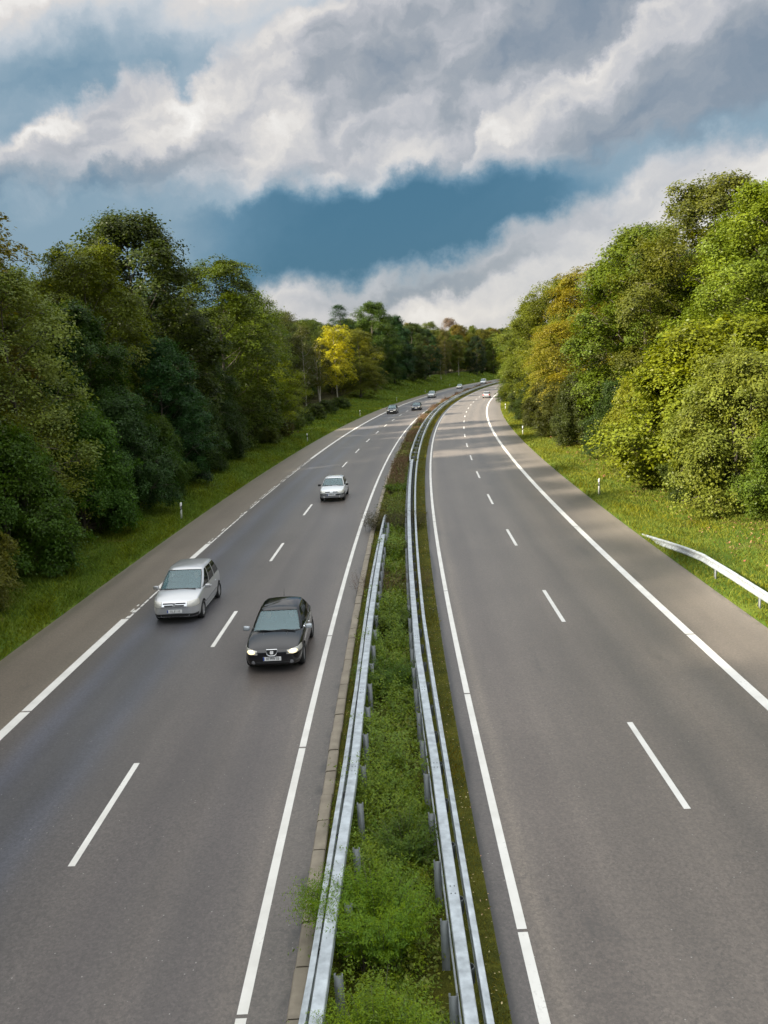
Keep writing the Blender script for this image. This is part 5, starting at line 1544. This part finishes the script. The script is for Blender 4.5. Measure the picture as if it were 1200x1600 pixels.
# broader bramble leaves among it
sets = []
for (s0, s1, n, K, lL, lW) in ((5, 12, 150, 10, .085, .055), (12, 26, 240, 10, .10, .065), (26, 60, 260, 9, .16, .10)):
    s, o, x, y = bases(n, s0, s1, lambda q: mL(q) + .5, mR)
    sets.append(stems_np(G_, x, y, 0 * x, .5 * G_.uniform(.5, 1.2, len(s)), G_.normal(0, .22, (len(s), 2)), K, lL, lW, spread=.05))
br = leafy('undergrowth', sets, leaf_mat('bramble_leaf', .25, .5, .035, .4, .35, (.13, .175, .018, 1)))
tag(br, 'broader bramble leaves scattered through the median undergrowth', 'undergrowth', kind='stuff')


def median_plant(name, label, s, o, n, rad, h, K, lL, lW, lean, col, material=None, curl=.7, spread=.02, cat='plant'):
    x0, y0 = PXY(s, o)
    t = thing(name, label, cat, (float(x0), float(y0), 0), 0, 'plants in the median')
    a = G_.uniform(0, 6.28, n); r = rad * np.sqrt(G_.random(n))
    ln = np.stack([np.cos(a), np.sin(a)], 1) * G_.uniform(.15, .55, (n, 1)) * lean[2] + np.array(lean[:2]) * G_.uniform(.3, 1.1, (n, 1))
    hv = h * G_.uniform(.6, 1.15, n)
    bx, by = r * np.cos(a), r * np.sin(a)
    c, ax, nn, L, W, age = stems_np(G_, bx, by, 0 * bx, hv, ln, K, lL, lW, curl=curl, spread=spread)
    f = leafy('foliage', [(c, ax, nn, L, W, age)], material or M_leaf, t); f.color = (*col, 1)
    parts = []
    for k in range(min(n, 70)):
        tt = np.linspace(0, 1, 6)
        parts.append(tube_np(np.stack([bx[k] + ln[k, 0] * tt ** 1.7, by[k] + ln[k, 1] * tt ** 1.7, hv[k] * (tt - curl * .45 * tt ** 2.5)], 1), np.linspace(.006, .002, 6), 4))
    v, fc_ = join_np(parts)
    link('stems', mesh_np('stems', v, fc_), t, [M_bark])
    return t


median_plant('feathery_plant', 'feathery bright green plant mound at the bottom of the median, nearest the bridge', 8.9, -.45, 620, .50, 1.25, 46, .048, .015, (0, -.05, 1.0), (.16, .27, .014))
median_plant('feathery_plant', 'larger feathery mound of fine leaves between the rails just beyond the nearest one', 11.3, -.48, 640, .50, 1.35, 50, .050, .016, (-.05, 0, 1.1), (.125, .235, .012))
median_plant('feathery_plant', 'feathery plant spilling over the left barrier onto the kerb', 11.8, -.92, 420, .30, 1.25, 46, .050, .016, (-.34, -.05, .8), (.125, .235, .012), curl=.9)
median_plant('leafy_plant', 'leafy green clump leaning on the right barrier posts', 13.6, .05, 220, .32, 1.0, 30, .06, .024, (.0, 0, .8), (.075, .14, .016))
median_plant('leafy_plant', 'wide leafy clump in the median a little nearer than the black car', 21.5, -.42, 380, .55, 1.05, 30, .075, .03, (0, 0, .9), (.062, .13, .012))
median_plant('leafy_plant', 'rounded green clump behind the wide leafy one in the median', 26.5, -.38, 340, .55, 1.0, 28, .09, .036, (0, 0, .9), (.078, .13, .014))
median_plant('leafy_plant', 'yellowish green clump against the left beam before the brown weeds', 37.2, -.45, 280, .45, 1.05, 26, .11, .042, (0, 0, .8), (.10, .135, .014))
median_plant('dry_weeds', 'patch of brown dead stems between the rails, level with the silver minivan', 31.8, -.35, 260, 1.5, .85, 20, .10, .012, (0, 0, .35), (.10, .062, .028), M_drystem, curl=.2, spread=.015)
median_plant('tall_grass', 'dark clump of tall dry grass where the left barrier sinks', 44.5, -.42, 700, 1.6, 1.0, 18, .18, .014, (.05, 0, .4), (.060, .058, .022), M_drystem, curl=.3, spread=.02)
median_plant('leafy_plant', 'fresh green bush at the end of the left barrier', 57, -.55, 260, .6, .8, 24, .16, .06, (0, 0, .8), (.085, .15, .014))
# dry brown weeds along the far median
sets = []
for (s0, s1, n, lL, h) in ((56, 110, 3200, .22, .85), (110, 180, 2600, .32, .95), (180, 420, 3000, .5, .85)):
    s, o, x, y = bases(n, s0, s1, lambda q: 0 * q - 1.32, lambda q: 0 * q - .22, .35)
    hv = h * G_.uniform(.35, 1.2, len(s)) * (.8 + .35 * np.sin(s * .21))
    sets.append(stems_np(G_, x, y, 0 * x, hv, G_.normal(0, .14, (len(s), 2)), 12, lL, lL * .14, curl=.2, spread=.04, up=1.2))
dw = leafy('dry_weeds', sets, leaf_mat('dry_weed', .15, .8, .06, .6, .1, (.150, .110, .058, 1)))
tag(dw, 'brown dry weeds along the left side of the far double sided barrier', 'weeds', kind='stuff')
sets = []
for (s0, s1, n, lL) in ((48, 75, 1500, .16), (75, 150, 2400, .26), (150, 420, 2400, .42)):
    s, o, x, y = bases(n, s0, s1, lambda q: 0 * q - 1.40, lambda q: 0 * q + .1, .2)
    sets.append(stems_np(G_, x, y, 0 * x, (.42 + .38 * np.sin(s * .33 + 1) ** 2) * G_.uniform(.5, 1.2, len(s)), G_.normal(0, .12, (len(s), 2)), 12, lL, lL * .3, spread=.04))
gw = leafy('undergrowth', sets, leaf_mat('far_median_leaf', .2, .6, .04, .45, .2, (.095, .120, .018, 1)))
tag(gw, 'low green growth under the dry weeds of the far median', 'undergrowth', kind='stuff')


def blades(name, groups, col, label, val=.45):
    """grass: (n, s0, s1, o0(s), o1(s), height, width)"""
    vs, fs, r1, r2, k = [], [], [], [], 0
    for (n, s0, s1, oa, ob, h, w) in groups:
        s, o, x, y = bases(n, s0, s1, oa, ob)
        N = len(s); hv = h * G_.uniform(.4, 1.3, N) * (.75 + .5 * (np.sin(s * .9 + o * 1.7) * np.sin(s * .31 - o * .8)) ** 2)
        a = G_.uniform(0, 6.28, N); dx, dy = np.cos(a) * w * .5, np.sin(a) * w * .5
        l = G_.normal(0, .45, (N, 2)) * hv[:, None]; z = zg(s, o) - .03
        p = np.stack([np.stack([x - dx, y - dy, z], 1), np.stack([x + dx, y + dy, z], 1), np.stack([x + l[:, 0] * .45 + dx * .7, y + l[:, 1] * .45 + dy * .7, z + hv * .62], 1),
                      np.stack([x + l[:, 0], y + l[:, 1], z + hv], 1)], 1)
        vs.append(p.reshape(-1, 3)); fs.append(np.arange(N * 4).reshape(-1, 4) + k); k += 4 * N
        cl = .5 + .5 * np.sin(s * .55 + 2 * np.sin(o * .9)) * np.sin(o * 1.1 + s * .2)
        r1.append(np.clip(.5 + .25 * G_.normal(size=N), 0, 1)); r2.append(np.clip(.6 * cl + .4 * G_.random(N), 0, 1))
    me = mesh_np(name, np.concatenate(vs), np.concatenate(fs)); face_attr(me, 'rnd', np.concatenate(r1)); face_attr(me, 'age', np.concatenate(r2))
    o = link(name, me, None, [leaf_mat(name + '_blades', .25, .6, .05, val, .2, (*col, 1))]); tag(o, label, 'grass', kind='stuff')


K_ = lambda c: (lambda q: 0 * q + c)
lfe = lambda q: -17.5 - 4.0 * smooth(55, 110, q) - 5 * smooth(150, 230, q)
blades('grass', [(42000, 24, 60, K_(L0 - .02), K_(-17.2), .22, .028), (30000, 60, 120, K_(L0 - .02), lfe, .26, .05), (26000, 120, 240, K_(L0), lfe, .32, .09), (16000, 240, 430, K_(L0), lambda q: 0 * q - 26, .45, .18)],
       (.100, .165, .010), 'mown green grass of the left verge in the shade of the wood')
blades('grass', [(36000, 22, 55, K_(R4 + .02), K_(18.5), .20, .028), (30000, 55, 110, K_(R4 + .02), K_(17.6), .22, .045), (18000, 110, 230, K_(R4 + .02), K_(15.5), .28, .08)],
       (.125, .160, .012), 'yellow green grass of the right verge')
blades('grass', [(7000, 5, 30, K_(KB_ + .07), lambda q: wL(q) - .02, .075, .012), (4500, 30, 80, K_(KB_ + .07), lambda q: 0 * q - 1.1, .09, .022), (9000, 5, 30, lambda q: wR(q) + .02, K_(MG - .01), .08, .012), (6500, 30, 90, K_(.66), K_(MG), .09, .022),
                 (7000, 90, 250, K_(.66), K_(MG), .12, .06)], (.165, .160, .012), 'short mossy grass on both edges of the median', .5)
s, o, x, y = bases(5200, 30, 120, K_(13.6), K_(18.5), .5)
n_ = unit(G_.normal(size=(len(s), 3)) * .5 + np.array([0, 0, 1.])); u_ = unit(np.cross(n_, G_.normal(size=(len(s), 3))))
lt = leafy('leaf_litter', [(np.stack([x, y, zg(s, o) + G_.uniform(.05, .2, len(s))], 1), u_, n_, G_.uniform(.06, .16, len(s)), G_.uniform(.04, .09, len(s)), G_.random(len(s)))], leaf_mat('litter', .1, .8, .06, .4, .1, (.27, .17, .075, 1)))
tag(lt, 'brown leaf litter in the grass at the foot of the right bushes', 'leaf litter', kind='stuff')
# fallen leaves and flower heads caught along the median edge
s, o, x, y = bases(420, 6, 60, lambda q: wR(q) + .1, K_(MG + .03))
n_ = unit(G_.normal(size=(len(s), 3)) * .35 + np.array([0, 0, 1.])); u_ = unit(np.cross(n_, G_.normal(size=(len(s), 3))))
s2, o2, x2, y2 = bases(160, 6, 60, K_(KB_ + .03), K_(-1.2))
P_ = np.concatenate([np.stack([x, y, 0 * x + .075], 1), np.stack([x2, y2, 0 * x2 + .075], 1)]); n_ = unit(G_.normal(size=(len(P_), 3)) * .35 + np.array([0, 0, 1.])); u_ = unit(np.cross(n_, G_.normal(size=(len(P_), 3))))
fl = leafy('fallen_leaves', [(P_, u_, n_, G_.uniform(.02, .045, len(P_)), G_.uniform(.015, .03, len(P_)), G_.random(len(P_)))], leaf_mat('fallen_leaf', .1, .7, .08, .3, .2, (.50, .42, .20, 1)))
tag(fl, 'small pale fallen leaves caught in the grass along the median edges', 'leaves', kind='stuff')
#@PLANTSEND@
